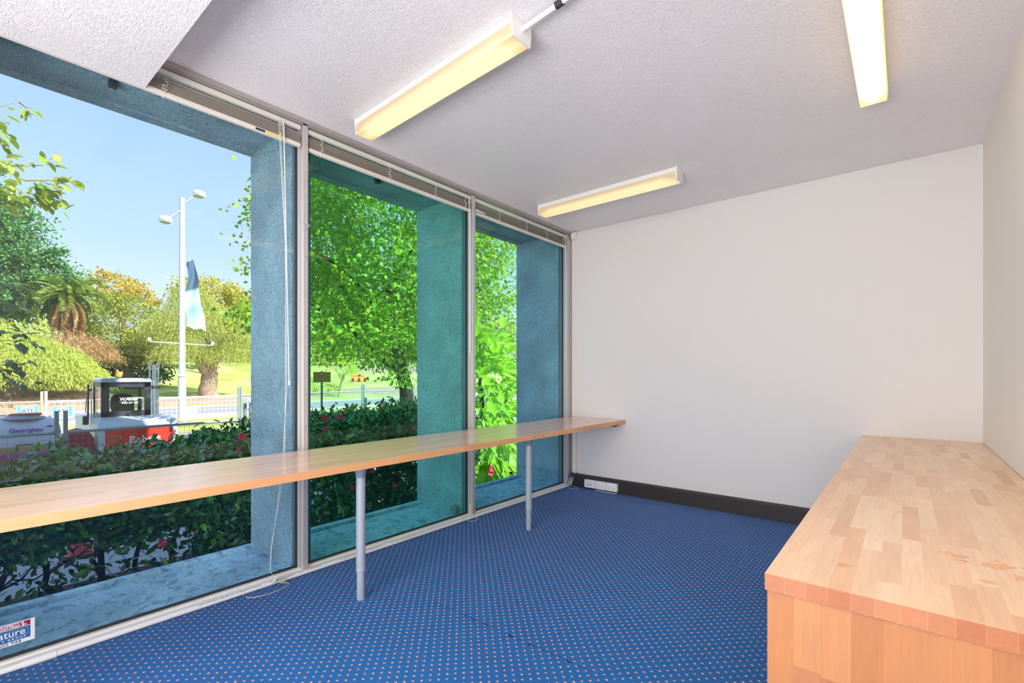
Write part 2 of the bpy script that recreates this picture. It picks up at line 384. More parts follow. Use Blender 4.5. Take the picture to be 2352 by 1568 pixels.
BEECH = [(.82, .50, .28), (.90, .60, .36), (.86, .55, .32), (.93, .66, .42), (.76, .43, .23), (.88, .58, .34)]
M['stave_y'] = wood('beech_top', 'y', BEECH, .36, stains=((.16, 1.57, .07), (.10, 1.585, .05), (.215, 1.50, .06), (.14, 1.44, .03), (-.11, 1.35, .025), (-.02, 1.98, .03)))
M['stave_desk'] = wood('beech_desk', 'y', [(.80, .52, .36), (.86, .57, .41), (.83, .54, .38), (.76, .47, .33)], .24)  # beech paled towards pink, sky reflection put into the base colour
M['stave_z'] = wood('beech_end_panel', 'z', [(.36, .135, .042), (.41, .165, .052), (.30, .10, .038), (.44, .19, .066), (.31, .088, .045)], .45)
M['wood_plain'] = wood('beech_cleat', 'y', [(.62, .34, .16), (.66, .38, .18)], .5)

# ================================================================== ROOM SHELL
GX = -2.79     # glass plane
FX = -2.735    # front of the window frames
H = 2.665
WY = 4.34      # back wall
RX = .388      # right wall
BY = -2.6      # wall behind the camera
LX = -2.82
struct = dict(kind='structure')
MB().box(FX, RX, BY, WY, -.08, 0).build('floor', M['carpet'], **struct)
MB().box(FX - .08, RX, BY, WY, H, H + .16).build('ceiling', M['ceiling'], **struct)
MB().box(LX - .06, RX + .12, WY, WY + .14, -.08, H + .16).build('wall_back', M['wall'], **struct)
MB().box(RX, RX + .12, BY, WY, -.08, H + .16).build('wall_right', M['wall_warm'], **struct)
MB().box(LX, RX + .12, BY - .12, BY, -.08, H + .16).build('wall_rear', M['wall'], **struct)
# dropped box over the near window, its underside textured like the ceiling
MB().box(FX - .002, -1.15, BY, .645, 2.497, H).build('ceiling', M['ceiling'], kind='structure', label='dropped box section of textured ceiling')
# thin brownish strip along the top of the back wall
MB().box(FX, RX, WY - .002, WY, H - .003, H).build('trim_1', M['slat'], **struct)

# ------------------------------------------------------------------ windows
mull_y = [-.01, 1.418, 2.847, 4.272]
def window(i, y0, y1, glass):
    wn_ = empty('window_%d' % i, (FX, (y0 + y1) / 2, 0), kind='structure')
    MB().box(GX - .004, GX + .004, y0, y1, .02, 2.64).build('glass_pane', glass, wn_)
    a = MB(); a.box(LX, -2.756, y0, y1, 0, .028, .002); a.build('sill_frame', M['cream'], wn_)
    MB().box(-2.756, -2.727, y0 - .016, y1 + .016, 0, .019, .003).build('sill_track', M['white_plastic'], wn_)
    MB().box(GX - .008, GX + .010, y0, y1, .028, .036).build('gasket', M['gasket'], wn_)
    MB().box(LX, FX, y0, y1, 2.632, H).build('head_frame', M['alu_dark'], wn_)
    for s, y in ((1, y0), (-1, y1)):
        MB().box(GX - .012, GX + .022, y, y + s * .011, .028, 2.632, .001).build('jamb_bead', M['alu'], wn_)
        MB().box(GX - .014, GX + .008, y + s * .011, y + s * .016, .03, 2.63).build('gasket', M['gasket'], wn_)
    return wn_
W1 = window(1, mull_y[0] + .016, mull_y[1] - .016, M['glass1'])
W2 = window(2, mull_y[1] + .016, mull_y[2] - .016, M['glass2'])
W3 = window(3, mull_y[2] + .016, mull_y[3] - .016, M['glass3'])
screw = MB().tube([(0, 0, 0), (.0015, 0, 0)], .0028, 6).mesh('screw')
for k, y in enumerate(mull_y):
    o = MB().box(LX, FX, y - .016, y + .016, .0, 2.632, .0015).build('trim_%d' % (k + 2), M['alu'], kind='structure')
    for z in (.36, .86, 1.05, 1.45, 1.86, 2.02, 2.36, 2.52):
        s_ = link('screw', screw, M['dark'], o, loc=(FX, y + .004, z))
MB().box(LX, FX, mull_y[3] + .016, WY, 0, 2.632, .001).build('trim_6', M['alu_dark'], **struct)
MB().box(FX, FX + .012, .66, WY, 2.640, H, .002).build('trim_7', M['alu_dark'], **struct)
MB().box(LX, FX, BY, mull_y[0] - .016, -.08, H).build('wall_left', M['wall'], **struct)
MB().box(-2.735, -2.71, BY, mull_y[0] - .1, 0, H).build('trim_8', M['cream'], **struct)

# white conduit lying along the window sills
cnd = MB().tube([(-2.712, y, .0135) for y in (-.4, 1.0, 2.0, 3.0, 4.22)], .0128, 12).build('sill_conduit', M['white_plastic'])
tag(cnd, 'white round plastic conduit lying on the carpet along the window sills', 'conduit')
MB().tube([(-2.712, .245, .0135), (-2.712, .34, .0135)], .0150, 12).build('coupling', M['white_plastic'], cnd)
mk = MB(); rr = random.Random(3)
for y0 in (.85, 1.20, 1.62, 2.0):
    y = y0
    while y < y0 + .30:
        a = math.radians(62); r = .01305; dy = rr.uniform(.003, .006)
        cx_, cz_ = -2.712 + r * math.cos(a), .0135 + r * math.sin(a); c2, z2 = -2.712 + r * math.cos(a - .35), .0135 + r * math.sin(a - .35)
        mk.add([(cx_, y, cz_), (cx_, y + dy, cz_), (c2, y + dy, z2), (c2, y, z2)], [(0, 1, 2, 3)]); y += dy + rr.uniform(.003, .009)
mk.build('printed_marking', M['dark'], cnd, kind='stuff')

# ------------------------------------------------------------------ skirting duct on the back wall
MB().prism([(WY, .0), (WY - .052, .0), (WY - .052, .118), (WY - .046, .13), (WY, .13)], 'x', -2.66, RX).build('baseboard_back', M['skirt'], kind='structure', fix=True)
MB().prism([(WY - .0525, .0), (WY - .0525, .118), (WY - .0465, .1305), (WY, .1305), (WY, 0)], 'x', -2.60, -2.597).build('trim_9', M['dark'], kind='structure', fix=True)
MB().box(-2.725, -2.655, WY - .035, WY, 0, .135, .003).build('trim_10', M['dark'], **struct)
MB().box(-2.706, -2.672, WY - .030, WY, .13, .682, .002).build('trim_11', M['white_plastic'], **struct)

# ------------------------------------------------------------------ power outlets
def outlet(x, label, six=False):
    t = empty('power_outlet', (x, WY - .052, .02), label, 'outlet')
    y = WY - .0525
    MB().box(x, x + .118, y - .030, y, .018, .098, .003).build('back_box', M['white_plastic'], t)
    MB().box(x + .002, x + .116, y - .037, y - .0302, .021, .095, .003).build('face_plate', M['white_plastic'], t)
    yf = y - .0372
    if six:
        for i in range(3):
            for j, z in ((0, .047), (1, .075)):
                MB().box(x + .030 + i * .023, x + .040 + i * .023, yf - .0008, yf + .001, z, z + (.011 if j == 0 else .005)).build('socket', M['dark'] if j == 0 else M['leg'], t)
    else:
        for i in (0, 1):
            cx = x + .034 + i * .052
            MB().box(cx - .006, cx + .006, yf - .004, yf + .001, .072, .084, .001).build('switch', M['white_plastic'], t)
            for dx, dz in ((-.008, 0), (.008, 0), (0, -.013)):
                MB().box(cx + dx - .0016, cx + dx + .0016, yf - .0006, yf + .001, .050 + dz, .057 + dz).build('socket', M['dark'], t)
    return t
outlet(-2.535, 'white data outlet with six small ports, nearest the window, on dark skirting', True)
outlet(-2.412, 'white double power outlet in the middle of the three on the skirting')
outlet(-2.289, 'white double power outlet furthest from the window on the dark skirting')
pst = MB().box(-2.42, -2.18, WY - .075, WY - .06, 0.0, .004).build('plastic_strip', M['white_plastic'])
tag(pst, 'thin white plastic strip lying on carpet under the power outlets', 'strip')

# sensor in the ceiling corner
sn = empty('alarm_sensor', (-2.69, WY - .02, 2.57), 'small white plastic sensor high in the corner beside the last window', 'sensor')
MB().box(-2.722, -2.664, WY - .045, WY, 2.585, 2.655, .006).build('housing', M['white_plastic'], sn)
MB().box(-2.718, -2.668, WY - .058, WY - .045, 2.592, 2.646, .005).build('lens_cover', M['cream'], sn)

# ================================================================== STAVED WORKTOPS
def staves(parent, x0, x1, ya, yb, z0, z1, w, breaks, mat, seed, lmin=.22, lmax=.52):
    r = random.Random(seed); n = round((x1 - x0) / w); w = (x1 - x0) / n
    for i in range(n):
        xa, xb = x0 + i * w, x0 + (i + 1) * w
        cuts = [ya]; secs = [ya] + list(breaks) + [yb]
        for s0, s1 in zip(secs[:-1], secs[1:]):
            y = s0; first = True
            while y < s1 - 1e-6:
                l = r.uniform(lmin, lmax) * (r.uniform(.3, 1) if first else 1); first = False
                y2 = y + l
                if s1 - y2 < .12: y2 = s1
                g0 = .0006 if (y == s0 and s0 != ya) else .00005; g1 = .0006 if (y2 == s1 and s1 != yb) else .00005
                MB().box(xa, xb, y + g0, y2 - g1, z0, z1, .00012).build('stave', mat, parent)
                y = y2
ct = empty('long_counter', (.07, 1.186, 0), 'long beech butcher block counter standing along the right wall', 'counter')
staves(ct, -.243, RX - .003, 1.186, WY - .002, .686, .723, .0392, [2.74], M['stave_y'], 11)
# end panel: upright staves with a few butt joints
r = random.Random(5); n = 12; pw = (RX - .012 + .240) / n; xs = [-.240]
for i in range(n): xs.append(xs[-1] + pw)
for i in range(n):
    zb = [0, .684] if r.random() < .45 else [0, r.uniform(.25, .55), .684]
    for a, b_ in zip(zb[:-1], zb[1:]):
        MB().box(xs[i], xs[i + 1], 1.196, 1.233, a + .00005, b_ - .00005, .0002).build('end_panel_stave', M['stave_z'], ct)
MB().box(-.236, RX - .01, 2.70, 2.735, 0, .684).build('middle_panel', M['wood_plain'], ct)
MB().box(-.236, RX - .01, 4.28, 4.31 - .03, 0, .684).build('far_panel', M['wood_plain'], ct) if False else None
MB().box(RX - .04, RX - .012, 1.234, 4.27, .05, .684).build('back_panel', M['wood_plain'], ct)
# water stains left on the top
stn = plain('counter_stain', (.66, .30, .10), .45)
def blot(cx, cy, rx, ry, seed):
    q = random.Random(seed); k = 22
    vs = [(cx + rx * math.cos(2 * PI * i / k) * q.uniform(.55, 1.1), cy + ry * math.sin(2 * PI * i / k) * q.uniform(.55, 1.1), .72315) for i in range(k)]
    return vs

bd = empty('window_bench', (-2.42, 0, .70), 'long narrow beech butcher block bench top running along the windows', 'bench')
staves(bd, -2.727, -2.118, -.75, WY - .004, .686, .723, .0406, [2.85], M['stave_desk'], 23, .3, .6)
MB().prism([(-2.66, .683), (-2.66, .650), (-2.205, .650), (-2.185, .668), (-2.185, .683)], 'y', WY - .035, WY - .002).build('wall_cleat', M['wood_plain'], bd, fix=True)
for k, (lx, ly, lab) in enumerate(((-2.187, 1.43, 'x'), (-2.19, 2.87, 'y'), (-2.19, -.01, 'z'))):
    lg = MB().lathe([(.0235, .150), (.0235, .635), (.0235, .645)], lx, ly, 28).build('leg', M['leg'], bd)
    MB().lathe([(.0195, .0), (.0205, .003), (.0205, .150)], lx, ly, 28).build('leg_foot', M['leg'], lg)
    MB().lathe([(.0225, .146), (.0245, .149), (.0245, .156), (.0235, .158)], lx, ly, 28).build('collar', M['leg'], lg)
    MB().lathe([(.0245, .632), (.026, .650), (.032, .668), (.034, .676), (.034, .685)], lx, ly, 28).build('top_cup', plain('cup_grey', (.20, .23, .28), .5), lg)

# ================================================================== FLUORESCENT BATTENS
def diffuser_mat(name, strength, hot, edge, ribs):
    m, nt, b = new_mat(name); L = nt.links
    tc_ = N(nt, 'ShaderNodeTexCoord'); sp_ = N(nt, 'ShaderNodeSeparateXYZ'); L.new(tc_.outputs['Object'], sp_.inputs[0])
    d = math_n(nt, 'ABSOLUTE', sp_.outputs['Y'])
    # distance from the tube inside: strongest along the centre line, weaker up the sides and at the ends
    r_ = ramp(nt, [(0, hot), (.28, hot), (.55, edge), (.8, tuple(x * .6 for x in edge)), (1, tuple(x * .35 for x in edge))])
    zz = math_n(nt, 'MULTIPLY', sp_.outputs['Z'], 15.0)
    ex = math_n(nt, 'MAXIMUM', math_n(nt, 'MULTIPLY', math_n(nt, 'SUBTRACT', math_n(nt, 'ABSOLUTE', sp_.outputs['X']), .50), 4.0), 0)
    L.new(math_n(nt, 'ADD', math_n(nt, 'ADD', math_n(nt, 'MULTIPLY', d, 7.0), zz), ex), r_.inputs[0])
    L.new(r_.outputs[0], b.inputs['Emission Color']); b.inputs['Emission Strength'].default_value = strength
    setc(b.inputs['Base Color'], (.50, .43, .30)); b.inputs['Roughness'].default_value = .3
    if ribs:
        wv = N(nt, 'ShaderNodeTexWave', wave_type='BANDS', bands_direction='X'); wv.inputs['Scale'].default_value = 60
        L.new(tc_.outputs['Object'], wv.inputs['Vector']); bp = N(nt, 'ShaderNodeBump'); bp.inputs['Strength'].default_value = .4; bp.inputs['Distance'].default_value = .002
        L.new(wv.outputs['Fac'], bp.inputs['Height']); L.new(bp.outputs[0], b.inputs['Normal'])
        k = math_n(nt, 'ADD', math_n(nt, 'MULTIPLY', wv.outputs['Fac'], strength * .35), strength * .78); L.new(k, b.inputs['Emission Strength'])
    return m
M['diff_ribbed'] = diffuser_mat('prismatic_diffuser', .98, (1, .80, .44), (.85, .52, .18), True)
M['diff_plain'] = diffuser_mat('opal_diffuser', .86, (1, .76, .38), (.9, .62, .26), False)
M['diff_hot'] = diffuser_mat('opal_diffuser_bright', 2.2, (1, .86, .55), (1, .62, .12), False)
def batten(x, y, length, rz, mat, label, along='x', w_=.122, h_=.088):
    t = empty('batten_light', (x, y, H - .001), label, 'ceiling light', 'fluorescent battens on the ceiling', rz=rz)
    hl = length / 2; ht = .036
    def bl(mb, name, m_, loc=(0, 0, 0)):
        o = mb.build(name, m_, t, loc=loc); return o
    bl(MB().box(-hl + .006, hl - .006, -w_ / 2 + .004, w_ / 2 - .004, -ht, 0, .002), 'gear_tray', M['lamp_white'])
    # diffuser: tapered trough, closed underneath
    a, b_ = w_ / 2 - .001, w_ / 2 - .010; z0, z1 = -ht + .002, -h_
    zr = z1
    prof = [(-a, z0 - zr), (-a + .002, z1 + .012 - zr), (-b_, .0), (b_, .0), (a - .002, z1 + .012 - zr), (a, z0 - zr)]
    mb = MB(); mb.prism(prof, 'x', -hl + .008, hl - .008); o = mb.build('diffuser', mat, t, loc=(0, 0, zr), fix=True)
    for s in (-1, 1):
        pts = [(-w_ / 2 - .002, 0), (-w_ / 2 - .001, -ht), (-w_ / 2 + .006, -h_ - .002), (w_ / 2 - .006, -h_ - .002), (w_ / 2 + .001, -ht), (w_ / 2 + .002, 0)]
        mb = MB(); mb.prism(pts, 'x', s * hl - s * .009, s * hl); c = mb.build('end_cap', M['lamp_white'], t, loc=(0, 0, 0), fix=True)
        for yy in (-.035, .035):
            MB().tube([(s * hl, yy, -.030), (s * (hl + .0015), yy, -.030)], .004, 8).build('screw', M['cream'], c, loc=(0, 0, 0))
    return t
batten(-1.878, 1.628, 1.245, math.radians(-2.6), M['diff_ribbed'], 'batten light with ribbed diffuser, nearest the first window, fed by a conduit')
batten(-1.893, 3.484, 1.245, math.radians(-.4), M['diff_plain'], 'batten light with plain diffuser near the far wall and window')
batten(-.130, 2.515, 1.245, math.radians(90), M['diff_hot'], 'brightest batten light running along the room above the counter')
cb = MB().tube([(-1.262, 1.602, H - .038), (-1.06, 1.592, H - .030)], .0105, 12).build('ceiling_conduit', M['white_plastic'])
tag(cb, 'short white round conduit running across the ceiling from the ribbed light', 'conduit')
MB().tube([(-1.078, 1.5925, H - .030), (-1.045, 1.5915, H - .028)], .0145, 12).build('coupling', M['dark'], cb)
MB().tube([(-1.05, 1.5915, H - .028), (-.3, 1.56, H - .020)], .0105, 12).build('conduit_run', M['white_plastic'], cb)

# ================================================================== BLINDS
def blind(y0, y1, zt, zb, label, n, dists, droop=None, tilt=0):
    t = empty('venetian_blind', (-2.757, (y0 + y1) / 2, zt), label, 'blind', 'raised venetian blinds')
    X = -2.757
    MB().box(X - .013, X + .013, y0, y1, zt - .026, zt, .002).build('headrail', M['rail'], t)
    top = zt - .030; bot = zb + .022
    rr = random.Random(int(y0 * 100) + 5)
    zs = []
    gaps = 2 if n > 18 else 0
    z = top
    for i in range(n):
        if i < gaps: z -= .014
        else: z -= (top - gaps * .014 - bot) / (n - gaps)
        zs.append(z)
    for i, z in enumerate(zs):
        w_ = .0125; dx = rr.uniform(-.0035, .0022); dz = rr.uniform(-.0006, .0006)
        mb = MB(); pr = [(X - w_ + dx, z), (X - w_ * .4 + dx, z + .0016), (X + w_ * .4 + dx, z + .0016), (X + w_ + dx, z), (X + w_ + dx, z - .0004), (X + w_ * .4 + dx, z + .0012), (X - w_ * .4 + dx, z + .0012), (X - w_ + dx, z - .0004)]
        mb.prism(pr, 'y', y0 + .004 + rr.uniform(0, .003), y1 - .004 - rr.uniform(0, .003)); mb.build('slat', M['slat'], t, fix=True)
    MB().box(X - .013, X + .014, y0 + .002, y1 - .002, zb, zb + .023, .004).build('bottom_rail', M['rail'], t)
    for f in dists:                                    # gathered ladder cords
        y = y0 + (y1 - y0) * f; pts = []; z = zt - .026; k = 0
        while z > zb + .018:
            pts.append((X + .0145 + rr.uniform(0, .006), y + rr.uniform(-.016, .016) + tilt * (zt - z) , z)); z -= .0032; k += 1
        pts.append((X + .0155, y, zb + .004)); MB().tube(pts, .0015, 4).build('ladder_cord', M['cord'], t)
        MB().tube([(X + .002, y, zb - .005), (X + .002, y, zb)], .004, 8).build('cord_button', M['rail'], t)
    return t
B1 = blind(.05, 1.396, 2.628, 2.500, 'raised white slatted blind at the first window with warning sticker', 26, (.50, .915), tilt=0)
B2 = blind(1.440, 2.825, 2.622, 2.492, 'raised white slatted blind at the middle green tinted window', 30, (.06, .42, .72, .95))
B3 = blind(2.870, 4.250, 2.620, 2.488, 'raised slatted blind with crooked bottom rail at the last window', 24, (.22, .5, .74, .95))
# tangled upper slats of the last blind
MB().prism([(2.873, 2.527), (2.873, 2.512), (2.98, 2.512), (2.985, 2.520)], 'x', -2.742, -2.733).build('loose_slat', M['rail'], B3, fix=True)
ws = MB().box(-2.7428, -2.7424, 1.14, 1.19, 2.504, 2.516).build('warning_sticker', plain('sticker_black', (.02, .02, .02), .5), B1)
ws2 = MB().box(-2.7428, -2.7424, 1.19, 1.29, 2.504, 2.516).build('warning_sticker', plain('sticker_yellow', (.75, .66, .12), .5), B1)
# wand and pull cords of the first blind
MB().tube([(-2.738, 1.285, 2.60), (-2.736, 1.290, 2.58), (-2.735, 1.320, 1.115)], .003, 8).build('wand', plain('clear_wand', (.82, .82, .82), .15), B1)
MB().tube([(-2.735, 1.320, 1.13), (-2.735, 1.3205, 1.105)], .0062, 8).build('wand_tip', M['white_plastic'], B1)
for dy in (0, .008):
    MB().tube([(-2.742, 1.262 + dy, 2.61), (-2.738, 1.30 + dy * .5, 1.9), (-2.732, 1.305 - dy, 1.10), (-2.731, 1.285 + dy, .74), (-2.729, 1.268 - dy, .50), (-2.724, 1.212 + dy * .6, .20), (-2.715, 1.205, .075), (-2.69, 1.225, .04)], .0013, 5).build('pull_cord', M['cord'], B1)
for yy, zb in ((2.82, 1.35), (4.245, 1.32)):
    par = B2 if yy < 3 else B3
    MB().tube([(-2.748, yy - .02, 2.60), (-2.742, yy - .012, 2.4), (-2.742, yy - .012, zb)], .0040, 8).build('wand', plain('white_wand', (.85, .85, .85), .25), par)
    MB().tube([(-2.742, yy - .012, zb + .01), (-2.742, yy - .012, zb - .012)], .006, 8).build('wand_tip', M['white_plastic'], par)

def tangle(name, c, rad, n, seed, label, loops=()):
    r = random.Random(seed); t = empty(name, c, label, 'cord')
    pts = []
    for i in range(n):
        a = r.uniform(0, 2 * PI); q = r.uniform(.2, 1)
        pts.append(Vector((c[0] + rad[0] * q * math.cos(a), c[1] + rad[1] * q * math.sin(a), c[2] + rad[2] * r.random())))
    sm = []
    for i in range(n - 3):
        for k in range(6):
            u = k / 6; p0, p1, p2, p3 = pts[i:i + 4]
            sm.append(.5 * ((2 * p1) + (-p0 + p2) * u + (2 * p0 - 5 * p1 + 4 * p2 - p3) * u * u + (-p0 + 3 * p1 - 3 * p2 + p3) * u ** 3))
    MB().tube(sm, .0015, 5).build('knotted_cord', M['cord'], t)
    for lp in loops: MB().tube(lp, .0016, 5).build('cord_loop', M['cord'], t)
    return t
def arc(c, rx, ry, a0, a1, z=.004, n=16): return [(c[0] + rx * math.cos(a0 + (a1 - a0) * i / n), c[1] + ry * math.sin(a0 + (a1 - a0) * i / n), z) for i in range(n + 1)]
tangle('cord_tangle', (-2.685, 1.235, .004), (.03, .055, .06), 26, 4, 'knotted white blind cord with a loop on the carpet under the first window', [arc((-2.66, 1.17), .05, .11, -1.9, 2.3)])
tangle('cord_tangle', (-2.705, 2.775, .01), (.012, .035, .13), 22, 8, 'bundle of white blind cord at the foot of the second mullion', [arc((-2.68, 2.78), .03, .05, -2, 2.2)])
tangle('cord_tangle', (-2.69, 4.22, .006), (.03, .05, .11), 24, 12, 'tangle of white cords in the back corner beside the dark skirting', [arc((-2.64, 4.21), .05, .04, -2.4, 2.0)])
bc = MB().tube([(-2.705, 4.19, .02), (-2.70, 4.205, .08), (-2.70, 4.23, .125), (-2.68, 4.28, .13), (-2.64, 4.30, .122)], .003, 6).build('blue_cable', M['blue_cable'])
tag(bc, 'short blue data cable looping into the end of the dark skirting', 'cable')
hk = MB().tube([(-2.735, 1.405, 2.055), (-2.722, 1.405, 2.058), (-2.720, 1.425, 2.052), (-2.724, 1.44, 2.046), (-2.735, 1.436, 2.040)], .0035, 6).build('cord_clip', plain('chrome', (.7, .7, .7), .2, metal=1))
tag(hk, 'small metal clip fixed high on the mullion beside the first window', 'clip')

# ------------------------------------------------------------------ texts
def text(name, body, size, mat, parent, origin, xdir, ydir, bold=0, align='LEFT', ext=.0006, sx=1):
    c = bpy.data.curves.new(name, 'FONT'); c.body = body; c.size = size; c.extrude = ext; c.offset = bold; c.align_x = align
    c.resolution_u = 4
    c.materials.append(mat); o = bpy.data.objects.new(name, c); COL.objects.link(o)
    x = Vector(xdir).normalized(); y = Vector(ydir).normalized(); z = x.cross(y)
    mt = Matrix((x, y, z)).transposed().to_4x4(); mt.translation = Vector(origin)
    if parent is not None:
        pl = Vector((0, 0, 0)); q = parent
        while q is not None: pl += Vector(q.location); q = q.parent
        mt.translation = Vector(origin) - pl; o.parent = parent
    o.matrix_local = mt @ Matrix.Diagonal((sx, 1, 1, 1))
    me = bpy.data.meshes.new_from_object(o); m2 = bpy.data.objects.new(name, me); COL.objects.link(m2)
    if not me.materials: me.materials.append(mat)
    m2.parent = parent; m2.matrix_local = mt @ Matrix.Diagonal((sx, 1, 1, 1)); bpy.data.objects.remove(o); return m2
M['ink_white'] = plain('ink_white', (.9, .9, .92), .5)
M['ink_navy'] = plain('ink_navy', (.03, .05, .20), .5)
# security sticker on the inside of the first pane
st = empty('security_sticker', (GX + .005, .28, .08), 'white, red and blue security company sticker low on the first window pane', 'sticker')
sx_ = GX + .0045
MB().box(sx_, sx_ + .0006, .072, .285, .075, .163).build('backing', plain('sticker_white', (.80, .80, .82), .4), st)
MB().box(sx_ + .0006, sx_ + .0009, .080, .272, .140, .1595).build('red_band', plain('sticker_red', (.28, .01, .04), .4), st)
MB().box(sx_ + .0006, sx_ + .0009, .080, .272, .090, .1375).build('blue_band', plain('sticker_blue', (.015, .12, .34), .4), st)
YD, ZD = (0, 1, 0), (0, 0, 1)
def stx(b_, s, z, y, bold=0, m_=None, al='RIGHT', sx=1): text('lettering', b_, s, m_ or M['ink_white'], st, (sx_ + .0010, y, z), YD, ZD, bold, al, .0001, sx)
stx('THIS PROPERTY IS', .0110, .1505, .254, .0003, sx=1.15); stx('ELECTRONICALLY MONITORED BY', .0110, .1415, .262, .0003, sx=1.15)
stx('Signature', .036, .109, .2585, +.0002, sx=1.02); stx('S E C U R I T Y   G R O U P', .0092, .095, .2585, .0002, sx=1.25)
stx('655 944', .0135, .0785, .245, .0002, M['ink_navy'], sx=1.45)
fr_ = MB()
for a, b_, c_, d_ in ((.09, .2655, .1300, .1306), (.09, .2655, .1050, .1055), (.265, .2655, .1050, .1306)): fr_.box(sx_ + .0009, sx_ + .0011, a, b_, c_, d_)
fr_.build('printed_border', M['ink_white'], st)

# ================================================================== EXTERIOR: FACADE
MB().box(-3.45, -2.82, -10, 6.2, 2.66, 9.2).box(-3.452, -3.37, -10, 6.2, 2.648, 2.70).build('wall_facade', M['facade'], **struct)  # lintel, extended unseen upward and sideways to cast shade outside
MB().box(-2.82, RX + 3, -10, 6.2, H + .16, 9.2).build('wall_shade_mass', M['facade'], **struct)  # unseen block above the room, added to cast shade over the yard
MB().box(LX - .05, -2.82 + .0, -10, BY, -.9, 2.66).build('wall_facade_side', M['facade'], **struct)
MB().box(RX + .12, RX + 3, -10, 5.2, -.9, H + .16).build('wall_neighbour', M['facade'], **struct)
MB().box(LX - .06, RX + .12, WY + .14, 5.2, -.9, H + .16).build('wall_neighbour_back', M['facade'], **struct)
lg_ = MB().box(-3.385, LX, -10, 5.2, -.5, -.004).box(-3.45, -3.392, -10, 5.2, -.5, .018).box(-3.392, -3.385, -10, 5.2, -.5, -.02)
lg_.build('trim_12', M['ledge'], kind='structure', label='blue concrete outer window ledge')
MB().box(-3.40, RX, -10, 5.2, -.95, -.09).build('wall_base', M['facade'], **struct)
def pillar(y, label):
    # rendered fin, slightly uneven surface
    nx, nz = 10, 40; x0, x1, z0, z1 = -3.45, -2.875, -.004, 2.66; y1 = y + .105
    rr = random.Random(int(y * 50)); vs = []; fs = []
    for side, yy in ((0, y), (1, y1)):
        for j in range(nz + 1):
            for i in range(nx + 1):
                jx = rr.uniform(-.0025, .0025) if i in (0, nx) else 0
                vs.append((x0 + (x1 - x0) * i / nx + jx, yy + rr.uniform(-.0015, .0015), z0 + (z1 - z0) * j / nz))
    m_ = (nx + 1) * (nz + 1)
    for j in range(nz):
        for i in range(nx):
            a = j * (nx + 1) + i; b_ = a + nx + 1
            fs.append((a, a + 1, b_ + 1, b_)); fs.append((m_ + a, m_ + b_, m_ + b_ + 1, m_ + a + 1))
        for i in (0, nx):
            a = j * (nx + 1) + i; b_ = a + nx + 1
            fs.append((a, b_, m_ + b_, m_ + a) if i == 0 else (a, m_ + a, m_ + b_, b_))
    mb = MB(); mb.add(vs, fs, False); o = mb.build('pillar', M['facade'])
    tag(o, label, 'pillar', 'blue rendered pillars outside the windows')
    MB().box(-2.875, LX, y + .004, y + .09, -.004, 2.66).build('inner_web', plain('web_dark', (.10, .16, .22), .8), o)
    return o
pillar(1.403, 'blue rendered concrete pillar outside, between the first and middle windows')
pillar(2.843, 'blue rendered pillar seen through the middle window, teal behind its glass')
pillar(4.290, 'blue rendered concrete pillar outside the last window by the back wall')
pillar(-.03, 'blue rendered pillar outside, left of the first window')
for y, lab in ((.585, 'small dark bracket under the lintel outside the first window'), (2.17, 'small dark bracket under the lintel outside the middle window')):
    bk = MB().box(-3.14, -3.10, y, y + .035, 2.625, 2.66, .003).build('soffit_bracket', M['dark']); tag(bk, lab, 'bracket')
cap_ = MB().tube([(-2.93, 2.80, .035), (-2.93, 2.835, .035)], .034, 16).build('drain_cap', plain('cap_grey', (.22, .24, .22), .7, noise=.4, nscale=60)); tag(cap_, 'small round grey cap on the ledge at the foot of the teal pillar', 'cap')

# ================================================================== EXTERIOR: GROUND
def gz(x, y):
    t = max(0.0, min(1.0, (-x - 37.5) / 32)); a = max(0.0, min(1.0, (-x - 36) / 7)); b = max(0.0, min(1.0, (y - 5) / 6))
    return -.9 + 3.6 * t * t * (3 - 2 * t) + .85 * a * a * (3 - 2 * a) * (1 - b * b * (3 - 2 * b))
def grass_mat(name, c1, c2, c3):
    m, nt, b = new_mat(name); L = nt.links; geo = N(nt, 'ShaderNodeNewGeometry')
    n = N(nt, 'ShaderNodeTexNoise'); n.inputs['Scale'].default_value = .35; n.inputs['Detail'].default_value = 8; L.new(geo.outputs['Position'], n.inputs['Vector'])
    r = ramp(nt, [(.3, c1), (.5, c2), (.68, c3)]); L.new(n.outputs['Fac'], r.inputs[0]); L.new(r.outputs[0], b.inputs['Base Color']); b.inputs['Roughness'].default_value = .9
    n2 = N(nt, 'ShaderNodeTexNoise'); n2.inputs['Scale'].default_value = 18; n2.inputs['Detail'].default_value = 4; L.new(geo.outputs['Position'], n2.inputs['Vector'])
    bp = N(nt, 'ShaderNodeBump'); bp.inputs['Strength'].default_value = .8; bp.inputs['Distance'].default_value = .08; L.new(n2.outputs['Fac'], bp.inputs['Height']); L.new(bp.outputs[0], b.inputs['Normal'])
    return m
M['grass'] = grass_mat('lawn', (.30, .42, .06), (.46, .58, .12), (.62, .62, .24))
M['mulch'] = plain('mulch', (.42, .27, .21), .95, noise=.4, nscale=3, bump=.9, bscale=8)
M['road'] = plain('asphalt', (.30, .29, .31), .85, noise=.12, nscale=2)
M['kerb'] = plain('kerb', (.62, .58, .54), .85)
M['sand'] = plain('site_ground', (.44, .40, .34), .95, noise=.2, nscale=1.2)
M['soil'] = plain('soil', (.05, .035, .028), .95, noise=.4, nscale=6, bump=.6, bscale=30)
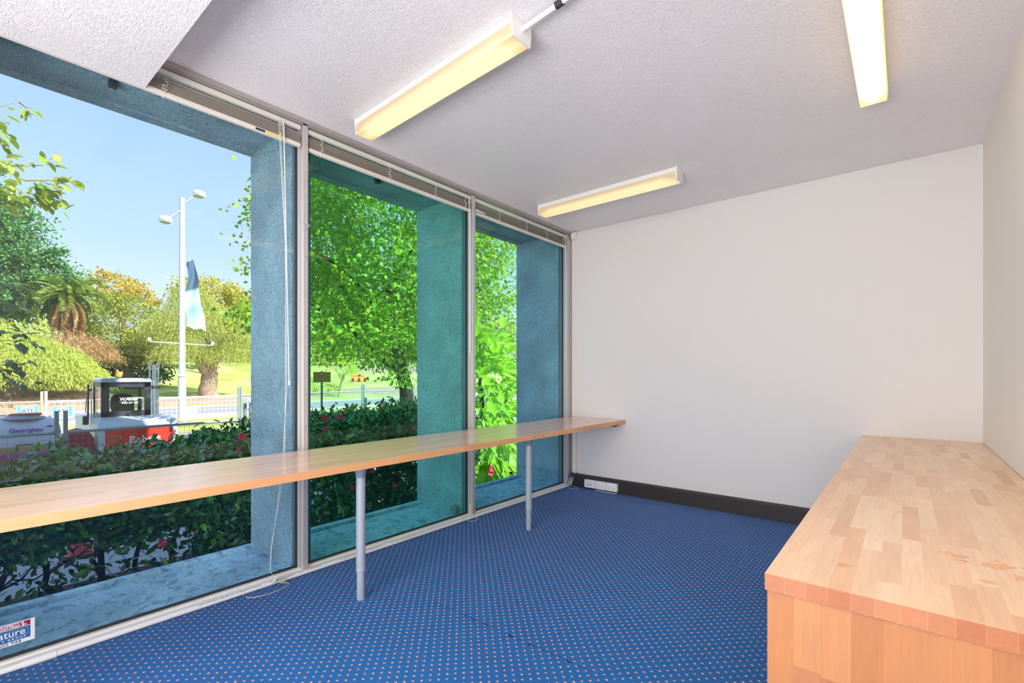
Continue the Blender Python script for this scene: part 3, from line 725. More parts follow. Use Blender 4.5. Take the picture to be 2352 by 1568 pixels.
def sheet(name, x0, x1, y0, y1, nx, ny, dz, mat, **kw):
    vs = []; fs = []
    for j in range(ny + 1):
        for i in range(nx + 1):
            x = x0 + (x1 - x0) * i / nx; y = y0 + (y1 - y0) * j / ny; vs.append((x, y, gz(x, y) + dz))
    for j in range(ny):
        for i in range(nx):
            a = j * (nx + 1) + i; fs.append((a, a + 1, a + nx + 2, a + nx + 1))
    mb = MB(); mb.add(vs, fs, True); return mb.build(name, mat, **kw)
sheet('park_lawn', -230, -5, -60, 260, 120, 60, -.03, M['grass'], **struct)
sheet('site_yard', -24, -8.9, -30, 60, 2, 2, 0.0, M['sand'], **struct)
sheet('grass_verge', -26.6, -19.8, -30, 120, 2, 2, .012, M['grass'], **struct)
MB().box(-34.2, -26.9, -40, 200, -1.0, -.872).build('road', M['road'], **struct)
MB().box(-34.5, -34.2, -40, 200, -1.0, -.80).build('kerb_far', M['kerb'], **struct)
MB().box(-26.9, -26.6, -40, 200, -1.0, -.80).build('kerb_near', M['kerb'], **struct)
MB().box(-6.3, -3.40, -10, 9, -1.2, -.88).build('garden_bed', M['soil'], **struct)
def patch(name, cx, cy, rx, ry, mat, seed, dz=.03):
    r = random.Random(seed); n = 40; rings = 5; vs = [(cx, cy, gz(cx, cy) + dz + .15)]; fs = []
    ph = [r.uniform(0, 6) for _ in range(4)]
    for k in range(1, rings + 1):
        for i in range(n):
            a = 2 * PI * i / n; w_ = 1 + .12 * math.sin(3 * a + ph[0]) + .08 * math.sin(5 * a + ph[1])
            x = cx + rx * w_ * k / rings * math.cos(a); y = cy + ry * w_ * k / rings * math.sin(a)
            vs.append((x, y, gz(x, y) + dz + .15 * (1 - (k / rings) ** 2) - (0.05 if k == rings else 0)))
    for i in range(n): fs.append((0, 1 + i, 1 + (i + 1) % n))
    for k in range(rings - 1):
        for i in range(n):
            a = 1 + k * n + i; b_ = 1 + k * n + (i + 1) % n; fs.append((a, a + n, b_ + n, b_))
    mb = MB(); mb.add(vs, fs, True); return mb.build(name, mat, kind='structure', fix=True)
patch('mulch_bed', -41.0, 1.5, 4.4, 9.0, M['mulch'], 1); patch('mulch_bed', -40.5, 11.5, 3.0, 3.4, M['mulch'], 6); patch('mulch_bed', -41.5, 18, 2.2, 6, M['mulch'], 2); patch('mulch_bed', -43, 33, 3.4, 8, M['mulch'], 3)
patch('mulch_bed', -60, 47, 4, 12, M['mulch'], 4)
# paved path: slabs one by one near the hedge
pv = empty('paved_path', (-7.9, 1, -.9), kind='structure')
MB().box(-8.95, -6.3, -3, 8, -1.0, -.93).build('path_bed', M['road'], pv)
slabm = [MB().box(0, .392, 0, .392, -.05, 0, .006).mesh('slab'), MB().box(0, .392, 0, .392, -.05, .004, .009).mesh('slab')]
pm = plain('concrete_slab', (.44, .44, .47), .85, noise=.15, nscale=5, bump=.2, bscale=60)
for me in slabm: me.materials.append(pm)
for i in range(6):
    for j in range(22):
        link('slab', slabm[(i * 7 + j * 3) % 2], None, pv, loc=(-8.72 + i * .402 + 7.9, -2.6 + j * .402 + (.2 if i % 2 else 0) - 1, .012))

# ================================================================== FOLIAGE
T4 = (np.array([[0, 0, 0], [.45, .5, .10], [1, 0, -.04], [.45, -.5, .10]]), np.array([[0, 3, 2], [0, 2, 1]]))
T6 = (np.array([[0, 0, 0], [.28, .42, .07], [.68, .36, .05], [1, 0, -.06], [.68, -.36, .05], [.28, -.42, .07]]), np.array([[0, 5, 4, 3], [0, 3, 2, 1]]))
TM = (np.array([[0, 0, 0], [.12, .48, .03], [.45, .26, .04], [.52, .62, 0], [.72, .20, .03], [1.05, 0, -.05], [.72, -.20, .03], [.52, -.62, 0], [.45, -.26, .04], [.12, -.48, .03], [.45, 0, -.02]]),
      np.array([[10, 0, 1], [10, 1, 2], [10, 2, 3], [10, 3, 4], [10, 4, 5], [10, 5, 6], [10, 6, 7], [10, 7, 8], [10, 8, 9], [10, 9, 0]]))
def unit(a): return a / np.maximum(np.linalg.norm(a, axis=-1, keepdims=True), 1e-9)
def leaves_mesh(name, P, D, L, W, tpl, rng, up=None):
    n = len(P); T, F = tpl; k = len(T)
    D = unit(D); ref = unit(rng.normal(size=(n, 3)) * .7 + (np.array([0, 0, 1.0]) if up is None else up))
    B = unit(np.cross(ref, D)); Nn = np.cross(D, B)
    L = np.broadcast_to(L, (n,))[:, None, None]; W = np.broadcast_to(W, (n,))[:, None, None]
    V = P[:, None, :] + D[:, None, :] * T[None, :, 0:1] * L + B[:, None, :] * T[None, :, 1:2] * W + Nn[:, None, :] * T[None, :, 2:3] * L
    V = V.reshape(-1, 3); FF = (F[None] + (np.arange(n) * k)[:, None, None]).reshape(-1)
    nf = n * len(F); fs = F.shape[1]
    me = bpy.data.meshes.new(name); me.vertices.add(len(V)); me.vertices.foreach_set('co', V.astype(np.float32).ravel())
    me.loops.add(len(FF)); me.loops.foreach_set('vertex_index', FF.astype(np.int32))
    me.polygons.add(nf); me.polygons.foreach_set('loop_start', (np.arange(nf) * fs).astype(np.int32)); me.polygons.foreach_set('loop_total', np.full(nf, fs, dtype=np.int32))
    at = me.attributes.new('tint', 'FLOAT', 'POINT'); at.data.foreach_set('value', np.repeat(rng.random(n), k).astype(np.float32))
    me.update(calc_edges=True); me.validate(); return me
def crown(rng, c, rad, clumps, cr, per, lo=.55, zmin=None, bias=None):
    """leaf positions in clumps spread over an ellipsoid shell"""
    c = np.array(c, float); rad = np.array(rad, float)
    d = unit(rng.normal(size=(clumps, 3)))
    if bias is not None: d = unit(d + np.array(bias))
    q = lo + (1 - lo) * rng.random((clumps, 1)) ** .5
    C = c + d * q * rad
    P = C[:, None, :] + rng.normal(size=(clumps, per, 3)) * cr * np.array([1, 1, .6]) * rng.uniform(.7, 1.3, (clumps, 1, 1))
    O = (P - c) / rad
    P = P.reshape(-1, 3); O = O.reshape(-1, 3)
    if zmin is not None: k = P[:, 2] > zmin; P, O = P[k], O[k]
    return P, O
def tree_mesh(name, mat, parent, parts, leaf, width, tpl, seed, droop=.5, up=None):
    rng = np.random.default_rng(seed); PP = []; OO = []
    for prm in parts:
        P, O = crown(rng, *prm[:2], *prm[2:5], **(prm[5] if len(prm) > 5 else {})); PP.append(P); OO.append(O)
    P = np.concatenate(PP); O = np.concatenate(OO)
    D = unit(O) * .7 + rng.normal(size=P.shape) * .7; D[:, 2] -= droop
    s = rng.uniform(.7, 1.25, len(P)) * leaf
    me = leaves_mesh(name, P, D, s, s * width, tpl, rng, up)
    o = link(name, me, mat, parent); o['kind'] = 'stuff'; return o, P, D
def weep_mesh(name, mat, parent, tops, n, lmin, lmax, leaf, width, seed, out=.25, zfloor=-.7, step=.14, spread=1.0):
    rng = np.random.default_rng(seed); PP = []; DD = []
    for (c, rad, share) in tops:
        m_ = int(n * share); d = unit(rng.normal(size=(m_, 3))); d[:, 2] = np.abs(d[:, 2]) * .9 - .15
        S = np.array(c) + d * np.array(rad) * (rng.random((m_, 1)) ** .35) 
        ln = rng.uniform(lmin, lmax, m_); dirs = unit(np.concatenate([d[:, :2] * out, -np.ones((m_, 1))], 1) + rng.normal(size=(m_, 3)) * .08)
        for s_, l_, v_, dd in zip(S, ln, dirs, d):
            k = max(3, int(l_ / step)); t = (np.arange(k) + rng.random(k) * .5)[:, None] * step
            bow = np.concatenate([dd[:2] * out, [0]])[None] * np.sqrt(t) * .8 * spread
            p = s_ + v_ * t + bow + rng.normal(size=(k, 3)) * .05; PP.append(p); DD.append(v_ + rng.normal(size=(k, 3)) * .45)
    P = np.concatenate(PP); D = np.concatenate(DD); k = P[:, 2] > zfloor; P, D = P[k], D[k]
    s = rng.uniform(.7, 1.3, len(P)) * leaf
    me = leaves_mesh(name, P, D, s, s * width, T4, rng); o = link(name, me, mat, parent); o['kind'] = 'stuff'; return o
M['bark'] = plain('bark', (.20, .13, .09), .9, noise=.4, nscale=4, bump=.9, bscale=10)
M['bark_pale'] = plain('bark_pale', (.36, .25, .18), .9, noise=.35, nscale=5, bump=.9, bscale=9)
M['bark_dark'] = plain('bark_dark', (.045, .032, .03), .9, noise=.4, nscale=12, bump=.5, bscale=40)
M['f_blue'] = foliage('leaf_bluegreen', [(.04, .17, .07), (.10, .30, .08), (.06, .24, .11), (.24, .42, .07), (.05, .18, .09)], .25)
M['f_willow'] = foliage('leaf_willow', [(.46, .56, .06), (.64, .72, .14), (.55, .66, .09), (.74, .76, .26), (.38, .54, .06), (.60, .60, .22)], .35)
M['f_dry'] = foliage('leaf_dry', [(.55, .30, .14), (.66, .46, .24), (.48, .24, .12), (.62, .52, .20)], .25)
M['f_olive'] = foliage('leaf_olive', [(.26, .30, .03), (.36, .40, .05), (.30, .36, .04), (.42, .44, .07)], .2)
M['f_orange'] = foliage('leaf_orange', [(.60, .42, .06), (.66, .50, .10), (.42, .42, .08), (.68, .36, .08)], .35)
M['f_pepper'] = foliage('leaf_pepper', [(.36, .48, .08), (.56, .62, .14), (.46, .56, .12), (.66, .66, .24), (.50, .40, .24)], .35)
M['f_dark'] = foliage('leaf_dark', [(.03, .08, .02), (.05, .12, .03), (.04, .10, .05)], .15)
M['f_maple'] = foliage('leaf_maple', [(.10, .34, .02), (.22, .50, .02), (.14, .42, .03), (.50, .66, .04), (.06, .26, .07), (.46, .60, .05), (.16, .44, .02)], .33, tr_tint=(1.5, 1.3, .35))
M['f_maple_y'] = foliage('leaf_maple_yellow', [(.62, .52, .05), (.70, .46, .06)], .45)
M['f_hedge'] = foliage('leaf_hedge', [(.015, .10, .03), (.05, .26, .05), (.02, .14, .06), (.16, .46, .04), (.03, .17, .10), (.02, .12, .04)], .15, rough=.25, spec=.9)
M['f_lime'] = foliage('leaf_lime', [(.30, .60, .03), (.42, .72, .06), (.22, .52, .04), (.50, .76, .12)], .45, rough=.4)
M['f_near'] = foliage('leaf_near', [(.14, .32, .03), (.42, .50, .03), (.24, .40, .04), (.58, .56, .05), (.08, .24, .08)], .35, rough=.4)
M['f_near_shaded'] = foliage('leaf_near_shaded', [(.05, .14, .03), (.08, .20, .04), (.04, .12, .05)], .2, rough=.4)  # darker copy of the near leaves, shade put into the colour
M['petal'] = plain('hibiscus_petal', (.72, .012, .06), .5)

def branch(mb, p0, p1, r0, r1, rnd, n=5, wob=.12):
    p0, p1 = Vector(p0), Vector(p1); ln = (p1 - p0).length; pts = [p0]
    for i in range(1, n): pts.append(p0.lerp(p1, i / n) + Vector([rnd.uniform(-1, 1) * wob * ln / n for _ in range(3)]))
    pts.append(p1); mb.tube(pts, r0, 8, True, [r0 + (r1 - r0) * i / n for i in range(n + 1)]); return pts
def trunk(parent, base, top, r0, r1, limbs, mat, seed, flare=1.5):
    rnd = random.Random(seed); mb = MB(); b = Vector(base)
    pts = [b + Vector((0, 0, -.1)), b + Vector((0, 0, .25))]
    tp = Vector(top); n = 5
    for i in range(1, n + 1): pts.append(b.lerp(tp, i / n) + Vector((rnd.uniform(-1, 1), rnd.uniform(-1, 1), 0)) * r0 * .35 * (i < n))
    rs = [r0 * flare, r0 * 1.1] + [r0 + (r1 - r0) * i / n for i in range(1, n + 1)]
    mb.tube(pts, r0, 10, True, rs); o = mb.build('trunk', mat, parent)
    for (s, e, a, c) in limbs:
        m2 = MB(); branch(m2, Vector(base).lerp(tp, s), e, a, c, rnd, 5, .25); m2.build('limb', mat, parent)
    return o

# --- far trees
t = empty('tall_tree', (-48, 2.9, gz(-48, 3)), 'tall blue-green tree rising highest at the left of the first window', 'tree', 'park trees beyond the road')
trunk(t, (-48, 2.9, gz(-48, 3)), (-48, 3.1, 8.2), .42, .18, [(.6, (-47.5, 5.3, 8.2), .18, .05)], M['bark'], 1)
tree_mesh('foliage', M['f_blue'], t, [((-48, 2.4, 9.6), (2.6, 2.8, 4.5), 130, .58, 150), ((-47.5, 5.2, 7.7), (1.9, 1.8, 2.3), 38, .46, 120), ((-47.5, 5.9, 9.5), (.6, .6, .7), 8, .26, 60), ((-48, 1.4, 6.4), (3.1, 3.3, 2.0), 54, .58, 140)], .28, .55, T4, 2)
def palm(c, fr_n, ln, label):
    t = empty('palm_tree', (c[0], c[1], gz(c[0], c[1])), label, 'palm', 'park trees beyond the road')
    MB().tube([(c[0], c[1], gz(c[0], c[1]) - .1), c], .32, 10, True, [.4, .3]).build('trunk', M['bark_pale'], t)
    rng = np.random.default_rng(4); mesh_v = []
    for v in range(3):
        P = []; D = []; k = 44
        for i in range(k):
            u = i / k; x = ln * (math.sin(u * 1.9) / math.sin(1.9)) * (.55 + .4 * u) ; z = .9 * u - 1.7 * u * u * (1 + .25 * v)
            for s in (-1, 1):
                P.append((x, s * .02, z)); D.append((.75, s * .9, -.35))
        me = leaves_mesh('frond', np.array(P), np.array(D), .55, .05, T4, rng); mesh_v.append(me)
    fm = foliage('leaf_palm', [(.26, .40, .06), (.42, .52, .10), (.20, .34, .08)], .3); dm = M['f_dry']
    dmesh = [m_.copy() for m_ in mesh_v]
    for m_ in mesh_v: m_.materials.append(fm)
    for m_ in dmesh: m_.materials.append(dm)
    r = random.Random(9)
    for i in range(fr_n):
        dead = i >= fr_n * .68
        o = bpy.data.objects.new('dead_frond' if dead else 'frond', (dmesh if dead else mesh_v)[i % 3]); COL.objects.link(o); o.parent = t
        o.location = (0, 0, c[2] - gz(c[0], c[1]) - (.2 if dead else 0)); o.rotation_euler = (r.uniform(-.3, .3), (r.uniform(.7, 1.15) if dead else r.uniform(-.75, .35)), i * 2.399)
palm((-45, 6.3, 6.7), 38, 1.95, 'palm with arching green fronds and dry brown skirt left of the dome-shaped tree')
t = empty('weeping_tree', (-40, 3.1, gz(-40, 3)), 'large yellow-green weeping tree drooping to the ground at far left of the park', 'tree', 'park trees beyond the road')
trunk(t, (-40, 3.1, gz(-40, 3)), (-40, 3.1, 3.4), .4, .2, [], M['bark'], 3)
weep_mesh('foliage', M['f_willow'], t, [((-40, 1.9, 2.6), (2.6, 3.2, 2.7), .5), ((-40, 4.3, 2.1), (2.4, 2.3, 1.8), .35), ((-40, 6.0, 1.4), (1.6, 1.2, .8), .15)], 3800, .8, 2.2, .26, .13, 5, out=.5, zfloor=.35)
t = empty('dry_shrub', (-43, 6.4, gz(-43, 6.4)), 'reddish brown dry shrub between the weeping tree and the palm', 'shrub', 'park trees beyond the road')
weep_mesh('foliage', M['f_dry'], t, [((-43, 6.3, 2.9), (1.4, 1.8, 1.8), 1)], 900, .5, 1.4, .24, .12, 6, out=.7, zfloor=-.5)
t = empty('dome_tree', (-48, 10, gz(-48, 10)), 'broad olive-green dome-shaped tree behind the loader cab', 'tree', 'park trees beyond the road')
trunk(t, (-48, 10.2, gz(-48, 10)), (-48, 10, 3.5), .4, .25, [(.5, (-48, 8.6, 4), .2, .08), (.5, (-48, 11.6, 4), .2, .08)], M['bark'], 5)
tree_mesh('foliage', M['f_olive'], t, [((-48, 9.9, 4.7), (2.9, 2.9, 2.7), 260, .38, 75, dict(lo=.85)), ((-48, 11.4, 3.0), (1.8, 1.6, 1.2), 40, .3, 60)], .17, .6, T4, 7, up=None)
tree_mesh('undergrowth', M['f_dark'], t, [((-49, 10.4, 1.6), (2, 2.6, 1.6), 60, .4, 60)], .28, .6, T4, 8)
t = empty('autumn_tree', (-58, 12, gz(-58, 12)), 'orange-yellow tree crown showing above the olive dome-shaped tree', 'tree', 'park trees beyond the road')
trunk(t, (-58, 12, gz(-58, 12)), (-58, 12, 8), .3, .15, [(.7, (-58, 14, 8.6), .1, .04), (.7, (-58, 10.4, 9), .1, .04)], M['bark'], 6)
tree_mesh('foliage', M['f_orange'], t, [((-58, 11.4, 9.6), (1.6, 2.0, 1.1), 34, .36, 60), ((-58, 13.6, 8.8), (1.2, 1.2, .9), 14, .3, 45)], .26, .6, T4, 9)
t = empty('pepper_tree', (-41.5, 13.8, gz(-41.5, 13.8)), 'open weeping tree with thick pale gnarled trunk behind the lamp post', 'tree', 'park trees beyond the road')
trunk(t, (-41.5, 13.85, gz(-41.5, 13.8) - .05), (-41.5, 13.9, 1.3), .66, .55, [(.9, (-41.5, 12.2, 3.6), .34, .12), (.9, (-41.5, 14.9, 3.4), .36, .12), (.95, (-41.3, 13.6, 4.4), .22, .08)], M['bark_pale'], 7, 1.35)
weep_mesh('foliage', M['f_pepper'], t, [((-42, 13.7, 5.2), (2.4, 3.6, 2.4), .55), ((-41.0, 15.4, 3.4), (1.4, 1.9, 1.6), .24), ((-41.0, 11.8, 3.4), (1.4, 1.4, 1.8), .17), ((-42.2, 12.9, 7.2), (1.0, 1.3, 1.2), .08)], 4200, .6, 2.0, .22, .14, 10, out=.4, zfloor=.55)
t = empty('yellow_tree', (-55, 18.5, gz(-55, 18)), 'yellow-green tree crown behind the top of the hanging street banner', 'tree', 'park trees beyond the road')
trunk(t, (-55, 18.5, gz(-55, 18)), (-55, 18.5, 8), .3, .15, [], M['bark'], 8)
tree_mesh('foliage', foliage('leaf_yellowgreen', [(.42, .46, .06), (.56, .52, .10), (.50, .40, .08)], .35), t, [((-55, 18.2, 9.3), (2, 2.8, 1.7), 60, .45, 70), ((-55, 21, 8.2), (2, 2, 1.6), 34, .4, 70)], .28, .6, T4, 11)
k_ = 0
for (x, y, z, rx, ry, rz_, mt, lab) in ((-72, 6, 5, 3, 7, 4, 'f_pepper', 'pale green tree far back behind the palm'), (-74, 24, 5.2, 3, 8, 3.6, 'f_willow', 'bright green tree far back right of the lamp post'),
        (-66, 36, 5.0, 3, 6, 3.6, 'f_pepper', 'pale tree far back behind the brown street sign'), (-85, 52, 6, 4, 9, 4.6, 'f_olive', 'dark olive tree at the far end of the park lawn'),
        (-95, 75, 7, 4, 13, 5.4, 'f_pepper', 'greyish green trees far beyond the red benches'), (-60, 70, 6.2, 4, 9, 6.0, 'f_olive', 'olive tree far away seen at the edge of the last window'), (-64, -4, 5, 3, 7, 5, 'f_olive', 'olive tree far back at the left edge of the park')):
    t = empty('distant_tree', (x, y, gz(x, y)), lab, 'tree', 'park trees beyond the road'); k_ += 1
    trunk(t, (x, y, gz(x, y)), (x, y, z), .35, .2, [], M['bark'], 20 + k_)
    tree_mesh('foliage', M[mt], t, [((x, y, z), (rx, ry, rz_), 90, .75, 75, dict(lo=.6))], .42, .6, T4, 30 + k_)
# small tree and shrub behind the sign
t = empty('young_tree', (-40, 23.9, -.9), 'small young tree with slim pale trunk in front of the red bench', 'tree', 'park trees beyond the road')
trunk(t, (-40, 23.9, -.9), (-40, 24.3, 1.1), .13, .09, [(.7, (-40, 24.9, 1.9), .06, .03), (.8, (-40, 23.5, 1.7), .06, .03)], M['bark_pale'], 12)
tree_mesh('foliage', M['f_willow'], t, [((-40, 24.6, 2.0), (.8, 1.0, .8), 18, .2, 50)], .2, .4, T4, 13)
t = empty('park_shrub', (-41, 22, -.8), 'grey-green shrub on mulch behind the brown street sign', 'shrub', 'park trees beyond the road')
tree_mesh('foliage', M['f_pepper'], t, [((-43, 21.4, .9), (1.2, 1.9, 1.3), 40, .3, 60), ((-41, 23.2, -.3), (.8, 1.4, .6), 14, .2, 50)], .2, .4, T4, 14)

# --- big maple in front
mp_ = empty('maple_tree', (-9.6, 7.75, -.9), 'large bright green broadleaf tree filling the view of the middle window', 'tree')
trunk(mp_, (-9.6, 7.78, -.9), (-9.8, 7.2, 3.4), .20, .12, [(.5, (-9.4, 5.0, 2.6), .07, .02), (.6, (-9.2, 9.6, 3.6), .07, .02), (.7, (-10.6, 5.0, 4.4), .07, .02), (.9, (-9.2, 8.4, 6), .06, .02), (.45, (-8.6, 6.4, 1.9), .05, .015), (.8, (-9.5, 4.2, 4.2), .05, .012)], M['bark_dark'], 14)
cr_ = [((-9.9, 7.3, 4.6), (2.9, 2.75, 3.2), 420, .34, 130, dict(lo=.45)), ((-9.6, 4.2, 4.3), (.3, .25, .4), 6, .12, 30), ((-9.6, 4.1, 3.1), (.3, .28, .25), 5, .10, 30), ((-9.6, 4.15, 2.35), (.5, .45, .35), 9, .14, 50),
       ((-9.2, 9.5, 4.2), (1.4, 1.1, 2.0), 60, .28, 75), ((-8.7, 5.9, 2.05), (.9, 1.4, .5), 34, .20, 60), ((-8.7, 6.7, 1.15), (.4, .4, .25), 5, .14, 24), ((-9.5, 10.6, 2.4), (.9, .9, 1.2), 22, .25, 60)]
fo, P_, D_ = tree_mesh('foliage', M['f_maple'], mp_, cr_, .080, .95, TM, 40, droop=.6)
def leaf_objs(parent, P, D, n, L, W, tpl, mats, seed, name='leaf', near=(0, 0, 1.2)):
    rng = np.random.default_rng(seed); d = np.linalg.norm(P - np.array(near), axis=1); order = np.argsort(d)[:max(n * 6, n)]
    pick = rng.choice(order, size=min(n, len(order)), replace=False); ms = []
    for mt in mats:
        me = leaves_mesh('leaf', np.zeros((1, 3)), np.array([[1.0, 0, 0]]), np.array([1.0]), np.array([W]), tpl, np.random.default_rng(3), up=np.array([0, 0, 50.0])); me.materials.append(mt); ms.append(me)
    pl = np.array(parent.location)
    for i, q in enumerate(pick):
        dv = Vector(D[q]).normalized(); o = bpy.data.objects.new(name, ms[i % len(ms)]); COL.objects.link(o); o.parent = parent
        o.location = P[q] - pl; o.rotation_euler = (dv.to_track_quat('X', 'Z') @ Vector((0, 0, 0)).rotation_difference(Vector((0, 0, 0)))).to_euler() if False else dv.to_track_quat('X', 'Z').to_euler()
        s = L * rng.uniform(.8, 1.25); o.scale = (s, s, s)
leaf_objs(mp_, P_, D_, 260, .105, .95, TM, [M['f_maple']] * 9 + [M['f_maple_y']], 41)

# --- hedge of hibiscus shrubs
fl_v = []; 
def flower_mesh():
    mb = MB()
    for k in range(5):
        a = 2 * PI * k / 5; c, s = math.cos(a), math.sin(a)
        def q(r_, t_, z): return (r_ * c - t_ * s, r_ * s + t_ * c, z)
        mb.add([q(.002, 0, 0), q(.018, .012, .010), q(.036, .016, .012), q(.044, 0, .006), q(.036, -.016, .012), q(.018, -.012, .010), q(.022, 0, .014)], [(0, 6, 1), (1, 6, 2), (2, 6, 3), (3, 6, 4), (4, 6, 5), (5, 6, 0)])
    mb.tube([(0, 0, 0), (.002, 0, .045)], .003, 5); me = mb.mesh('flower'); me.materials.append(M['petal']); return me
FLW = flower_mesh()
flowers = [(-5.0, 1.95, .56), (-5.0, 1.30, -.30), (-5.0, 2.81, .68), (-5.0, 3.06, .75), (-5.0, 3.00, .68), (-5.0, 2.83, .56), (-5.0, 3.75, -.24), (-5.0, 4.06, .45), (-5.0, 3.43, 0), (-5.0, 3.15, -.16), (-5.0, 1.91, .43)]
words = ['furthest left at the window edge', 'bare stemmed, by the red traffic cone', 'in front of the loader', 'just left of the first blue pillar', 'hidden mostly by the first pillar', 'with red blooms, left in the middle window', 'in the centre of the middle window', 'against the teal pillar']
for i in range(8):
    cy = -.25 + i * .70; top = (.38, .38, .36, .46, .55, .56, .58, .64)[i]
    t = empty('hibiscus_shrub', (-5.4, cy, -.88), 'dark glossy hibiscus shrub of the hedge, ' + words[i], 'shrub', 'hibiscus hedge outside the windows')
    rng = np.random.default_rng(60 + i); n = 5200
    u = rng.random(n); face = u < .48; topm = (u >= .48) & (u < .80)
    P = np.empty((n, 3))
    P[:, 0] = np.where(face, -4.72 - np.abs(rng.normal(size=n)) * .16, rng.uniform(-6.1, -4.75, n))
    zlow = (.05, .05, .0, -.25)[i] if i < 4 else -.80
    P[:, 2] = np.where(face, top - .12 - (rng.random(n) ** (1.25 if i < 4 else 1.0)) * (top - zlow), np.where(topm, top + rng.normal(size=n) * .07 - .05, rng.uniform(zlow, top, n)))
    P[:, 1] = cy + rng.uniform(-.42, .42, n)
    P[:, 0] += .12 * np.sin(P[:, 1] * 5) + .10 * np.sin(P[:, 2] * 7 + i); P[:, 2] += .05 * np.sin(P[:, 1] * 9 + i) + .03 * np.sin(P[:, 0] * 11)
    if i < 4:   # a few low leaves among the stems
        m_ = 260; Q = np.stack([rng.uniform(-5.9, -4.7, m_), cy + rng.uniform(-.42, .42, m_), rng.uniform(-.85, -.1, m_)], 1); P = np.concatenate([P, Q])
    D = rng.normal(size=P.shape) * .7; D[:, 0] += .5; D[:, 2] += .25
    s = rng.uniform(.75, 1.25, len(P)) * .078
    me = leaves_mesh('foliage', P, D, s, s * .55, T6, rng, up=np.array([.8, 0, 1.6])); o = link('foliage', me, M['f_hedge'], t); o['kind'] = 'stuff'
    fr = (P[:, 0] > -4.85) | (P[:, 2] > top - .05)
    leaf_objs(t, P[fr], D[fr], 110, .085, .55, T6, [M['f_hedge']], 80 + i)
    # stems
    rnd = random.Random(100 + i); mb = MB()
    for k in range(3):
        bx_, by_ = rnd.uniform(-5.75, -5.2), cy + rnd.uniform(-.3, .3)
        tp = (bx_ + rnd.uniform(-.15, .3), by_ + rnd.uniform(-.25, .25), rnd.uniform(-.1, .25))
        m2 = MB(); pts = branch(m2, (bx_, by_, -.95), tp, rnd.uniform(.022, .036), .012, rnd, 6, .30)
        for b2 in range(5):
            p_ = pts[rnd.randint(2, 5)]; branch(m2, p_, p_ + Vector((rnd.uniform(-.4, .6), rnd.uniform(-.5, .5), rnd.uniform(.1, .45))), .009, .003, rnd, 4, .3)
        m2.build('stem', M['bark_dark'], t)
    # upright shoots over the top
    for k in range(3 if i > 3 else 1):
        x_, y_ = rnd.uniform(-5.5, -5.0), cy + rnd.uniform(-.3, .3); h_ = rnd.uniform(.12, .26)
        m2 = MB(); m2.tube([(x_, y_, top - .1), (x_ + .02, y_ + .02, top + h_)], .003, 5); m2.build('shoot', M['bark_dark'], t)
        Pq = np.array([(x_ + rnd.uniform(-.03, .03), y_ + rnd.uniform(-.03, .03), top - .02 + h_ * q / 6) for q in range(7)]); Dq = np.array([(rnd.uniform(-1, 1), rnd.uniform(-1, 1), .5) for q in range(7)])
        leaf_objs(t, Pq, Dq, 7, .065, .5, T6, [M['f_hedge']], 300 + i * 5 + k)
    for (fx, fy, fz) in flowers:
        if abs(fy - cy) <= .35:
            o = bpy.data.objects.new('flower', FLW); COL.objects.link(o); o.parent = t; o.location = (fx + .38 + .4 - (-5.4) - .0 - 5.0 - .78 + 0.33 + 5.0 - 5.4 + .0, fy - cy, fz + .88)
            o.location = (-4.62 + 5.4, (fy - cy) - (fy * (.38 / 5.0)), 1.165 + (fz - 1.165) * (4.62 / 5.0) + .88)
            o.rotation_euler = (rnd.uniform(-.4, .4), 1.2 + rnd.uniform(-.4, .4), rnd.uniform(-.6, .6)); o.scale = (.85,) * 3

# --- broad-leaved lime shrub outside the last window
ls = empty('broadleaf_shrub', (-5.7, 6.5, -.88), 'bright lime green large-leaved shrub filling the last window', 'shrub')
trunk(ls, (-5.9, 6.5, -.95), (-5.9, 6.3, 1.2), .05, .03, [(.4, (-5.6, 7.0, 1.0), .02, .01), (.6, (-5.5, 5.9, 1.8), .02, .01), (.3, (-5.5, 6.2, .3), .02, .01)], M['bark_dark'], 44)
rng = np.random.default_rng(50); n = 900
d = unit(rng.normal(size=(n, 3))); P = np.array([-5.75, 6.15, .65]) + d * np.array([.55, .80, 1.45]) * rng.uniform(.55, 1, (n, 1))
D = d * .8 + rng.normal(size=(n, 3)) * .4; D[:, 2] -= .35
s = rng.uniform(.7, 1.2, n) * .26
me = leaves_mesh('foliage', P, D, s, s * .42, T6, rng); o = link('foliage', me, M['f_lime'], ls); o['kind'] = 'stuff'
n = 200; d = unit(rng.normal(size=(n, 3)) + np.array([.9, -.5, 0])); P = np.array([-5.7, 6.15, .65]) + d * np.array([.6, .82, 1.5]) * rng.uniform(.85, 1.03, (n, 1)); D = d * .8 + rng.normal(size=(n, 3)) * .4; D[:, 2] -= .35
leaf_objs(ls, P, D, 200, .35, .42, T6, [M['f_lime']], 51)
for (x, y, z) in ((-5.2, 5.78, -.42), (-5.2, 5.80, -.36)):
    o = bpy.data.objects.new('flower', FLW); COL.objects.link(o); o.parent = ls; o.location = (x + 5.7, y - 6.5, z + .88); o.rotation_euler = (.3, 1.1, .4); o.scale = (1.6,) * 3

